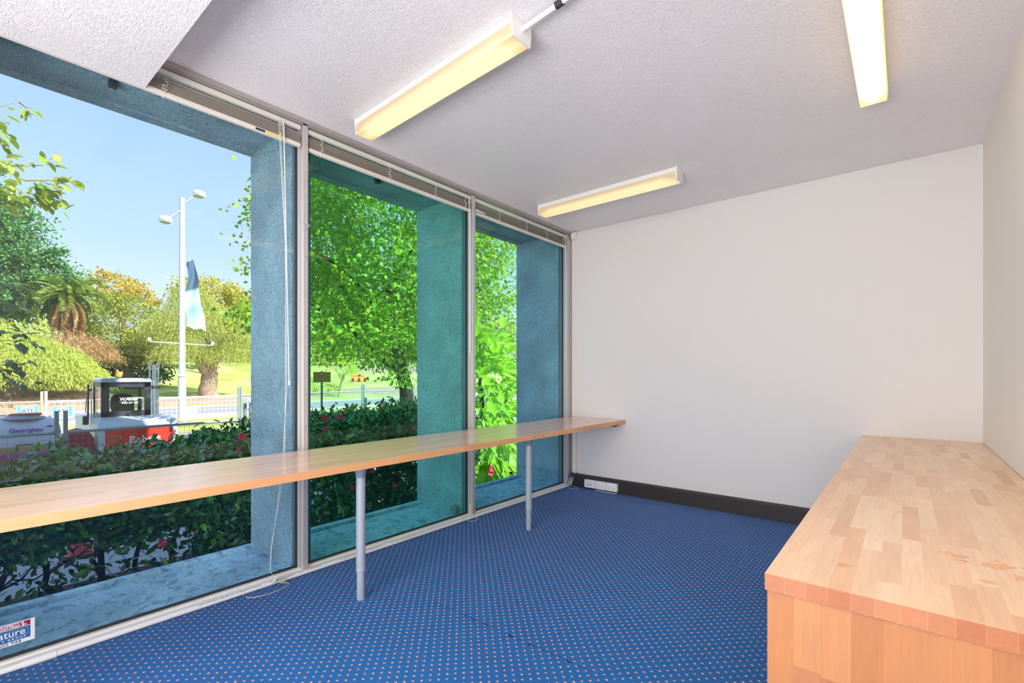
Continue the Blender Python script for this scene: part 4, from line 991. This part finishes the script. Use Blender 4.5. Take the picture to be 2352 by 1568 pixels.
# --- overhanging tree at the upper left
nt_ = empty('overhanging_tree', (-12.0, -2.6, -.9), 'near tree reaching leafy twigs into the left edge of the first window', 'tree')
trunk(nt_, (-12.0, -2.6, -.9), (-11.8, -2.2, 3.6), .22, .14, [], M['bark_pale'], 61)
rnd = random.Random(31)
def twig(pts, r0=.011, mat=None): MB().tube(pts, r0, 6, True, [r0 + (.002 - r0) * i / (len(pts) - 1) for i in range(len(pts))]).build('branch', mat or M['bark_pale'], nt_)
tw = [[(-7.3, -1.4, 2.2), (-6.6, -.2, 3.4), (-6.5, .33, 3.60), (-6.5, .43, 3.65), (-6.5, .56, 3.75)], [(-6.5, .56, 3.75), (-6.5, .60, 3.72), (-6.5, .66, 3.73)],
      [(-7.3, -1.4, 2.4), (-6.6, -.2, 3.0), (-6.5, .33, 3.10), (-6.5, .55, 3.14), (-6.5, .72, 3.20), (-6.5, .80, 3.32)], [(-6.5, .60, 3.02), (-6.5, .85, 3.1), (-6.5, 1.0, 3.13)],
      [(-7.3, -1.4, 2.0), (-6.6, -.2, 2.6), (-6.5, .33, 2.70), (-6.5, .55, 2.80), (-6.5, .80, 2.88)], [(-7.3, -1.4, 1.7), (-6.6, -.2, 1.95), (-6.5, .40, 2.00), (-6.5, .66, 2.10)],
      [(-6.6, -.2, 1.95), (-6.5, .4, 1.84), (-6.5, .72, 1.90)], [(-7.3, -1.4, 1.3), (-6.6, -.2, 1.5), (-6.5, .4, 1.48), (-6.5, .70, 1.49)], [(-6.6, -.2, 1.5), (-6.5, .4, 1.2), (-6.5, .62, 1.12)]]
def far(p, k=1.615): return (p[0] * k, p[1] * k, 1.165 + (p[2] - 1.165) * k)
for k, p in enumerate(tw): twig([far(q) for q in p], .017 if k < 5 else .012, M['bark_pale'] if k < 5 else M['bark_dark'])  # lower twigs take dark bark, shade put into their colour
def cl(c, rad, n, mats, seed, L=.145):
    n = int(n * 1.5)
    rng = np.random.default_rng(seed); P = np.array(far(c)) + rng.normal(size=(n, 3)) * np.array(rad) * .85; D = rng.normal(size=(n, 3)) * .5 + np.array([.1, .55, -.45])
    leaf_objs(nt_, P, D, n, L, .72, T6, mats, seed)
YG = [M['f_near']]; DK = [M['f_near_shaded']]
cl((-6.5, .60, 3.68), (.05, .09, .07), 7, YG, 1); cl((-6.5, .42, 3.38), (.15, .10, .16), 18, YG, 2); cl((-6.5, .44, 3.12), (.15, .14, .10), 26, YG, 3)
cl((-6.5, .80, 3.28), (.05, .10, .07), 6, YG, 4); cl((-6.5, .90, 3.13), (.05, .10, .06), 9, YG, 5); cl((-6.5, .74, 2.93), (.18, .13, .11), 62, YG, 6); cl((-6.5, .46, 2.86), (.2, .15, .12), 50, YG, 7); cl((-6.6, .30, 2.66), (.2, .2, .12), 30, DK, 8)
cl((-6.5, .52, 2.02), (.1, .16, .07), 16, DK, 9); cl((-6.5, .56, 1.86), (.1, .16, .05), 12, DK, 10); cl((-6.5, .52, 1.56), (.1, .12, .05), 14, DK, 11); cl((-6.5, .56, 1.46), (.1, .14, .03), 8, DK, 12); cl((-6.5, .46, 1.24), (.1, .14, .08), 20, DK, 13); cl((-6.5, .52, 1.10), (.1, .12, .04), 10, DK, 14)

# ================================================================== SITE OBJECTS
galv = plain('galvanised_steel', (.30, .34, .38), .45, metal=.5, noise=.12, nscale=20)
galv_w = plain('white_painted_rail', (.80, .78, .78), .5); galv_r = plain('rusty_rail', (.58, .38, .28), .7, noise=.2, nscale=6)
def fence(X, y0, y1, ztop, zpost, label, pm, rm, rail_r, post_w, mesh_step, group='temporary mesh fences on the site', wm=None, wr=.0018):
    t = empty('site_fence', (X, (y0 + y1) / 2, -.9), label, 'fence', group)
    MB().tube([(X, y0 + .06, ztop), (X, y1 - .06, ztop)], rail_r, 10).build('top_rail', rm, t)
    MB().tube([(X, y0 + .06, -.78), (X, y1 - .06, -.78)], rail_r, 8).build('bottom_rail', rm, t)
    for y in (y0 + .05, y1 - .05):
        MB().box(X - post_w / 2, X + post_w / 2, y - post_w / 2, y + post_w / 2, -.9, zpost, .004).build('post', pm, t)
    mb = MB(); y = y0 + .1
    while y < y1 - .1: mb.box(X - wr, X + wr, y - wr, y + wr, -.78, ztop); y += mesh_step
    z = -.72
    while z < ztop: mb.box(X - wr, X + wr, y0 + .06, y1 - .06, z - wr, z + wr); z += mesh_step
    o = mb.build('wire_mesh', wm or rm, t); o['kind'] = 'stuff'
    MB().box(X - .03, X + .03, y1 - .09, y1 - .005, ztop + .0, ztop + .045, .004).build('clamp', pm, t)
    return t
fence(-9.85, -1.4, 1.29, .29, .62, 'grey mesh fence panel in front of the water tank, nearest the hedge', galv, galv, .022, .05, .075)
fence(-9.85, 1.29, 3.95, .29, .62, 'grey mesh fence panel in front of the loader', galv, galv, .022, .05, .075)
fence(-9.85, 3.95, 6.62, .29, .62, 'grey mesh fence panel behind the hedge in the middle window', galv, galv, .022, .05, .075)
fence(-21.8, -.9, 2.44, .28, .62, 'rusty mesh fence panel by the road behind the water tank', galv_r, galv_r, .03, .07, .16, wr=.007)
fence(-21.8, 2.44, 5.4, .28, .62, 'white mesh fence panel by the road left of the cab', galv_w, galv_w, .03, .07, .16, wr=.007)
fence(-21.8, 5.4, 8.42, .28, .62, 'white and grey mesh fence panel by the road beside the lamp post', galv, galv_w, .03, .07, .16, wr=.006)
fence(-21.8, 8.42, 11.4, .28, .64, 'grey mesh fence panel by the road hidden behind the first pillar', galv, galv, .03, .07, .16, wr=.004)
fence(-21.8, 11.4, 14.4, .30, .66, 'grey mesh fence panel by the road below the young tree', galv, galv, .03, .07, .16, wr=.004)
fence(-21.8, 14.4, 18.8, .30, .66, 'grey mesh fence panel by the road under the maple branches', galv, galv, .03, .07, .16, wr=.004)

# ATF signs on the fence
ab = plain('sign_cyan', (.10, .48, .72), .5); aw = plain('sign_white', (.85, .87, .9), .5); ar = plain('sign_red', (.65, .05, .05), .5)
def atf(y, z, label, w_=.52, h_=.42):
    X = -21.72; t = empty('fence_sign', (X, y, z), label, 'sign', 'blue and white signs on the road fence')
    MB().box(X, X + .006, y, y + w_, z, z + h_).build('board', aw, t)
    MB().box(X + .006, X + .010, y + .02, y + w_ - .02, z + .07, z + h_ - .02).build('blue_field', ab, t)
    MB().box(X + .010, X + .014, y + .11, y + w_ - .11, z + .11, z + h_ - .05).build('white_field', aw, t)
    MB().box(X + .014, X + .016, y + .15, y + w_ - .15, z + h_ - .09, z + h_ - .075).build('red_line', ar, t)
    MB().box(X + .014, X + .016, y + .15, y + w_ - .15, z + .165, z + .175).build('red_line', ar, t)
    text('lettering', 'ATF', .16, M['ink_navy'], t, (X + .016, y + w_ / 2, z + .195), YD, ZD, .003, 'CENTER', .001)
    text('lettering', 'SERVICES', .045, M['ink_navy'], t, (X + .016, y + w_ / 2, z + .125), YD, ZD, .001, 'CENTER', .001)
    text('lettering', 'ATF SERVICES', .05, ab, t, (X + .008, y + w_ / 2, z + .02), YD, ZD, .001, 'CENTER', .001)
atf(1.80, -.24, 'blue and white sign on the rusty fence panel above the tank lid'); atf(2.62, -.30, 'blue and white sign on the white fence behind the near fence posts'); atf(8.55, -.25, 'blue sign on the road fence at the edge of the first pillar')

# water tank trailer
tk = empty('water_tank', (-11.3, .4, -.9), 'white plastic water tank with purple lettering on a magenta trailer frame', 'water tank')
tw_ = plain('tank_white', (.62, .60, .74), .45); tt = plain('tank_tan', (.50, .36, .20), .6, noise=.3, nscale=5)
mb = MB(); n = 28; prof = []
def ring(y, r_):
    return [(-11.33 + r_ * math.cos(2 * PI * k / n), y, .02 + r_ * math.sin(2 * PI * k / n)) for k in range(n)]
ys = [(-1.5, .05), (-1.48, .30), (-1.42, .40), (-1.3, .43), (1.32, .43), (1.40, .40), (1.455, .30), (1.475, .05)]
vs = []; fs = []; fs2 = []
for (y, r_) in ys: vs += ring(y, r_)
for i in range(len(ys) - 1):
    for k in range(n):
        a = i * n + k; b_ = i * n + (k + 1) % n; q_ = (a, a + n, b_ + n, b_); zc = math.sin(2 * PI * (k + .5) / n)
        (fs if zc > -.05 else fs2).append(q_)
mb.add(vs, fs, True); mb.build('tank_shell', tw_, tk, fix=True); mb = MB(); mb.add(vs, fs2, True); mb.build('tank_underside', tt, tk, fix=True)
MB().lathe([(.27, 0), (.27, .025), (.20, .04), (.20, .055)], -11.33, 1.02, 28, .435).build('lid', plain('lid_grey', (.42, .42, .5), .5), tk)
MB().lathe([(.20, 0), (.20, .02), (.18, .03)], -11.33, 1.05, 28, .49).build('lid_cap', plain('cap_red', (.45, .04, .05), .5), tk)
mag = plain('magenta_paint', (.46, .05, .28), .45)
MB().box(-10.90, -10.84, -1.4, 1.72, -.16, -.085, .006).box(-11.8, -11.74, -1.4, 1.72, -.16, -.085, .006).box(-11.8, -10.84, 1.66, 1.72, -.16, -.085, .006).build('frame', mag, tk)
MB().box(-10.90, -10.84, 1.30, 1.36, -.8, -.16).box(-10.90, -10.84, -.9, -.84, -.8, -.16).box(-10.92, -10.86, .2, .26, -.62, -.16).build('frame_leg', mag, tk)
MB().tube([(-10.98, 1.62, -.56), (-10.80, 1.62, -.56)], .34, 22).build('wheel', M['dark'], tk) if False else None
MB().tube([(-11.05, .85, -.58), (-10.86, .85, -.58)], .32, 24).build('wheel', M['dark'], tk)
MB().prism([(1.45, -.30), (1.47, .06), (1.56, .17), (1.70, .21), (1.82, .17), (1.89, .04), (1.90, -.30)], 'x', -11.5, -11.15).build('mudguard', plain('dark_red', (.36, .01, .04), .4), tk, fix=True)
pur = plain('purple_ink', (.20, .06, .38), .5)
text('lettering', 'Georgiou', .105, pur, tk, (-10.94, .83, .245), YD, (-.80, 0, 1), .003, 'LEFT', .002, .95)
mb = MB(); mb.prism([(1.25, .305), (1.29, .325), (1.34, .32), (1.34, .30), (1.31, .29), (1.31, .305)], 'x', -11.01, -10.995); mb.build('logo_swoosh', pur, tk, fix=True)
MB().box(-10.90, -10.885, .90, 1.10, .035, .05).build('small_lettering', M['dark'], tk)

# compact loader with enclosed cab
bb = empty('compact_loader', (-12.2, 2.5, -.9), 'compact loader with white engine hood, red rear door and dark cab behind the hedge', 'loader')
lw = plain('loader_white_shaded', (.62, .70, .80), .35); lr = plain('loader_red', (.80, .045, .025), .4); lb = plain('cab_black', (.03, .035, .05), .45, noise=.3, nscale=30); lroof = plain('cab_roof_shaded', (.42, .50, .68), .4)  # white hood and roof carry bluish shade in their base colours
XR = -11.05
MB().prism([(XR, -.45), (XR, .22), (XR - .06, .30), (-11.75, .36), (-11.75, -.45)], 'y', 1.93, 3.13).build('engine_hood', lw, bb, fix=True)
MB().box(XR, XR + .03, 2.02, 3.04, -.20, .205, .01).build('rear_door', lr, bb)
MB().box(XR + .0, XR + .035, 1.93, 2.02, -.40, .215, .008).build('door_pillar', lw, bb); MB().box(XR, XR + .035, 3.04, 3.12, -.40, .215, .008).build('door_pillar', lw, bb)
MB().box(XR, XR + .06, 1.93, 3.12, -.42, -.20, .01).build('rear_bumper', lw, bb)
text('lettering', 'Bobcat', .19, M['ink_white'], bb, (XR + .034, 2.36, -.10), YD, ZD, .006, 'LEFT', .002, .9)
MB().box(-13.6, -11.75, 2.0, 2.95, -.5, .33, .02).build('chassis', lw, bb)
# cab: dark frame with windows
x0c, x1c, y0c, y1c, z0c, z1c = -12.42, -11.72, 2.09, 2.86, .33, 1.02
MB().box(x1c - .04, x1c, y0c, y0c + .12, z0c, z1c).box(x1c - .04, x1c, y1c - .10, y1c, z0c, z1c).box(x1c - .04, x1c, y0c, y1c, z1c - .10, z1c).box(x1c - .04, x1c, y0c, y1c, z0c, z0c + .13).build('rear_frame', lb, bb)
MB().box(x0c, x0c + .05, y0c, y0c + .06, z0c, z1c).box(x0c, x0c + .05, y1c - .06, y1c, z0c, z1c).box(x0c, x0c + .05, y0c, y1c, z1c - .09, z1c).box(x0c, x0c + .05, y0c, y1c, z0c - .3, z0c - .1).build('front_frame', lb, bb)
for (ya, yb) in ((y0c, y0c + .03), (y1c - .03, y1c)):
    MB().box(x0c, x1c, ya, yb, z1c - .09, z1c).box(x0c, x1c, ya, yb, z0c, z0c + .08).build('side_frame', lb, bb)
MB().box(x1c - .025, x1c - .018, y0c + .12, y1c - .10, z0c + .13, z1c - .10).build('rear_window', M['cabglass'], bb)
MB().box(x0c + .05, x1c - .04, y0c + .012, y0c + .018, z0c + .08, z1c - .09).build('side_window', M['cabglass'], bb)
MB().prism([(2.33, .42), (2.30, .55), (2.31, .70), (2.36, .775), (2.50, .785), (2.60, .765), (2.64, .70), (2.66, .55), (2.66, .42)], 'x', -12.15, -12.02).build('seat_back', M['dark'], bb, fix=True)
MB().box(-12.38, -12.0, 2.25, 2.68, .28, .42, .02).build('seat', M['dark'], bb)
MB().prism([(y0c - .01, z1c), (y0c + .0, z1c + .05), (y0c + .06, z1c + .075), (y1c - .06, z1c + .075), (y1c, z1c + .05), (y1c + .01, z1c)], 'x', x0c - .04, x1c + .03).build('roof', lroof, bb, fix=True)
MB().box(x1c + .031, x1c + .036, y0c + .20, y1c - .05, z1c - .0, z1c + .055, .002).build('roof_panel', lw, bb)
be = MB().lathe([(.050, 0), (.050, .022), (.042, .03)], -11.85, 2.38, 18, z1c + .075).build('beacon_base', M['dark'], bb)
MB().lathe([(.044, 0), (.044, .085), (.036, .095)], -11.85, 2.38, 18, z1c + .104).build('beacon_lens', plain('amber', (.95, .30, .01), .25, emit=(1, .25, 0), es=.35), be)
MB().tube([(-11.75, 2.80, z1c + .0), (-11.75, 2.68, z1c + .22)], .005, 5).build('antenna', M['dark'], bb)
text('lettering', 'WA', .085, M['ink_white'], bb, (x1c - .017, 2.37, .66), YD, ZD, .002, 'LEFT', .0005)
text('lettering', 'EXCAVATION', .036, M['ink_white'], bb, (x1c - .017, 2.50, .695), YD, ZD, .001, 'LEFT', .0005)
text('lettering', 'SERVICES', .036, M['ink_white'], bb, (x1c - .017, 2.50, .662), YD, ZD, .001, 'LEFT', .0005)
text('lettering', '0423 677 100', .046, M['ink_white'], bb, (x1c - .017, 2.40, .60), YD, ZD, .001, 'LEFT', .0005)
MB().tube([(x1c + .0, 2.365, .655), (x1c, 2.37, .63), (x1c, 2.47, .648)], .003, 5).build('logo_underline', M['ink_white'], bb)
MB().tube([(-11.7, 1.955, -.3), (-11.7, 1.945, 1.0)], .012, 8).build('hydraulic_pipe', plain('steel_rod', (.75, .72, .66), .25, metal=.8), bb)
MB().tube([(-11.68, 1.90, .98), (-11.68, 1.895, .30)], .014, 8).tube([(-11.68, 1.90, .72), (-11.66, 1.87, .70), (-11.66, 1.86, .48), (-11.68, 1.895, .46)], .008, 6).box(-11.70, -11.66, 1.89, 1.95, .86, .90).build('grab_rail', M['dark'], bb)
MB().box(-11.70, -11.64, 1.82, 1.90, .24, .40, .008).build('work_light', M['dark'], bb)
MB().tube([(-11.7, 2.905, .3), (-11.7, 2.90, 1.05)], .016, 8).build('hydraulic_pipe', plain('steel_rod2', (.75, .72, .66), .25, metal=.8), bb)
MB().box(-11.74, -11.66, 2.87, 2.99, .88, .94, .006).build('mast_bracket', M['dark'], bb)
for (xx, yy) in ((-12.0, 1.76), (-12.0, 2.96), (-13.1, 1.76), (-13.1, 2.96)):
    MB().tube([(xx, yy, -.52), (xx, yy + .24, -.52)], .38, 26).build('wheel', M['dark'], bb)
# white mast behind
wm_ = empty('white_mast', (-13.9, 3.42, -.9), 'white steel mast with twin rods rising right of the loader cab', 'mast')
MB().box(-13.95, -13.85, 3.40, 3.54, -.9, 1.02, .006).build('column', galv_w, wm_)
MB().tube([(-13.9, 3.37, .98), (-13.9, 3.37, 1.42)], .018, 8).tube([(-13.9, 3.54, .98), (-13.9, 3.54, 1.42)], .018, 8).tube([(-13.9, 3.46, .98), (-13.9, 3.46, 1.40)], .042, 10).build('rods', galv_w, wm_)
for yy in (3.37, 3.54): MB().lathe([(.02, -.035), (.038, -.02), (.042, 0), (.038, .02), (.02, .035)], -13.9, yy, 12, 1.42).build('knob', galv_w, wm_)

# street lamp, banner, camera bar
lp = empty('street_lamp', (-25, 7.25, -.9), 'tall white street lamp post with two heads and a hanging banner', 'street lamp')
pole_m = plain('pole_paint', (.60, .60, .64), .5)
MB().tube([(-25, 7.25, -.95), (-25, 7.25, 1.2), (-25, 7.25, 1.25), (-25, 7.25, 9.05)], .15, 18, True, [.160, .150, .125, .10]).build('pole', pole_m, lp)
MB().lathe([(.19, 0), (.19, .04), (.165, .06)], -25, 7.25, 16, 1.1).build('pole_collar', galv_w, lp)
MB().box(-25.2, -24.8, 7.05, 7.45, -.9, -.84, .01).build('base_plate', galv_r, lp)
ga = plain('lamp_grey', (.36, .36, .40), .5)
MB().tube([(-25, 7.25, 8.75), (-25, 7.82, 9.38)], .045, 8).tube([(-25, 7.25, 8.55), (-25, 6.72, 7.98)], .045, 8).build('arm', ga, lp)
for (yy, zz) in ((7.92, 9.42), (6.62, 7.93)):
    hd = MB().lathe([(.20, -.12), (.26, -.05), (.27, .02), (.20, .12), (.08, .17)], -25, yy, 18, zz).build('lamp_head', galv_w, lp)
    MB().lathe([(.17, -.15), (.21, -.125)], -25, yy, 18, zz).build('lamp_glass', plain('lamp_lens', (.30, .32, .30), .2), hd)
# banner, twisted cloth
vs = []; fs = []; nu, nv = 10, 24
for j in range(nv + 1):
    v = j / nv; z = 6.15 - v * 2.85; wd = .30 + .50 * v
    for i in range(nu + 1):
        u = i / nu; vs.append((-25 + .12 * math.sin(u * 5 + v * 6) * (1 - .3 * v), 7.40 + wd * u + .05 * math.sin(v * 9), z + .28 * u * (1 - v) * 1.0 - .10 * u * v + .05 * math.sin(u * 9 + v * 14)))
for j in range(nv):
    for i in range(nu): a = j * (nu + 1) + i; fs.append((a, a + 1, a + nu + 2, a + nu + 1))
bnm, ntb, bb_ = new_mat('banner_cloth'); geo = N(ntb, 'ShaderNodeNewGeometry'); sz = N(ntb, 'ShaderNodeSeparateXYZ'); ntb.links.new(geo.outputs['Position'], sz.inputs[0])
mr = N(ntb, 'ShaderNodeMapRange'); mr.inputs[1].default_value = 3.3; mr.inputs[2].default_value = 6.4; ntb.links.new(math_n(ntb, 'ADD', sz.outputs['Z'], math_n(ntb, 'MULTIPLY', sz.outputs['Y'], -.5)), mr.inputs[0]); mr.inputs[1].default_value = -.6; mr.inputs[2].default_value = 2.4
rb = ramp(ntb, [(0, (.42, .58, .62)), (.3, (.26, .42, .48)), (.42, (.46, .60, .64)), (.57, (.40, .54, .60)), (.61, (.07, .13, .22)), (1, (.06, .11, .20))]); ntb.links.new(mr.outputs[0], rb.inputs[0]); ntb.links.new(rb.outputs[0], bb_.inputs['Base Color']); bb_.inputs['Roughness'].default_value = .6
mb = MB(); mb.add(vs, fs, True); mb.build('banner', bnm, lp)
MB().tube([(-25, 7.05, 5.95), (-25, 7.25, 6.0), (-25, 7.72, 6.45)], .02, 6).build('banner_arm', ga, lp)
MB().tube([(-25, 6.05, 2.58), (-25, 8.47, 2.52)], .022, 6).build('camera_bar', galv_w, lp)
for yy, zz in ((6.05, 2.66), (8.47, 2.60)): MB().lathe([(.05, -.06), (.075, 0), (.06, .07), (.03, .10)], -25, yy, 12, zz).build('camera', galv_w, lp)
nb = MB().box(-24.0, -23.97, 6.98, 7.54, -.72, -.28, .005).build('notice_board', aw); tag(nb, 'blank white board leaning at the foot of the street lamp', 'board')
MB().box(-24.03, -24.0, 7.02, 7.06, -.9, -.4).box(-24.03, -24.0, 7.46, 7.50, -.9, -.4).build('support', galv_w, nb)

# brown street sign
sg = empty('street_sign', (-12.1, 6.72, -.9), 'back of a small brown rectangular sign on a green post', 'sign')
MB().tube([(-12.1, 6.72, -.95), (-12.1, 6.72, 1.26)], .028, 10).build('post', plain('post_green', (.10, .17, .13), .6), sg)
MB().box(-12.06, -12.045, 6.46, 6.95, .96, 1.235, .004).build('panel', plain('sign_brown', (.30, .17, .03), .6, noise=.3, nscale=30), sg)
MB().box(-12.045, -12.03, 6.655, 6.685, 1.15, 1.225).build('bracket', plain('sign_yellow', (.62, .42, .03), .5), sg)

# red benches
rd = plain('bench_red', (.85, .10, .05), .5)
def bench(cx, cy, rz, lab):
    z = gz(cx, cy); t = empty('park_bench', (cx, cy, z), lab, 'bench', 'red park benches', rz=rz)
    for k in range(3): MB().box(-.18 + k * .13, -.08 + k * .13, -1.0, 1.0, .42, .46).build('seat_plank', rd, t, loc=(0, 0, 0))
    for k in range(2): MB().box(-.27, -.23, -1.0, 1.0, .52 + k * .14, .63 + k * .14).build('back_plank', rd, t, loc=(0, 0, 0))
    for yy in (-.9, 0, .9): MB().box(-.25, .2, yy - .04, yy + .04, 0, .42).build('leg', rd, t, loc=(0, 0, 0))
bench(-50, 32.5, math.radians(8), 'red park bench on the lawn right of the young tree'); bench(-57, 43.4, math.radians(60), 'red park bench far away beside the dark tree trunk')

# traffic cone under the hedge
cn = empty('traffic_cone', (-7.25, 1.1, -.888), 'red plastic traffic cone standing behind the bare hedge stems', 'cone')
rdm = plain('cone_red', (.95, .13, .12), .5)
MB().lathe([(.13, .03), (.11, .10), (.06, .34), (.045, .36)], -7.25, 1.1, 20, -.888).build('cone', rdm, cn)
MB().box(-7.41, -7.09, .94, 1.26, -.888, -.858, .01).build('base', M['gasket'], cn)

# white post of the far road
wp = MB().tube([(-28.4, 22.3, -.9), (-28.4, 22.3, .85)], .06, 8).tube([(-28.4, 22.65, -.9), (-28.4, 22.65, .75)], .05, 8).build('road_post', galv_w); tag(wp, 'pair of white posts beside the road near the maple trunk', 'post')
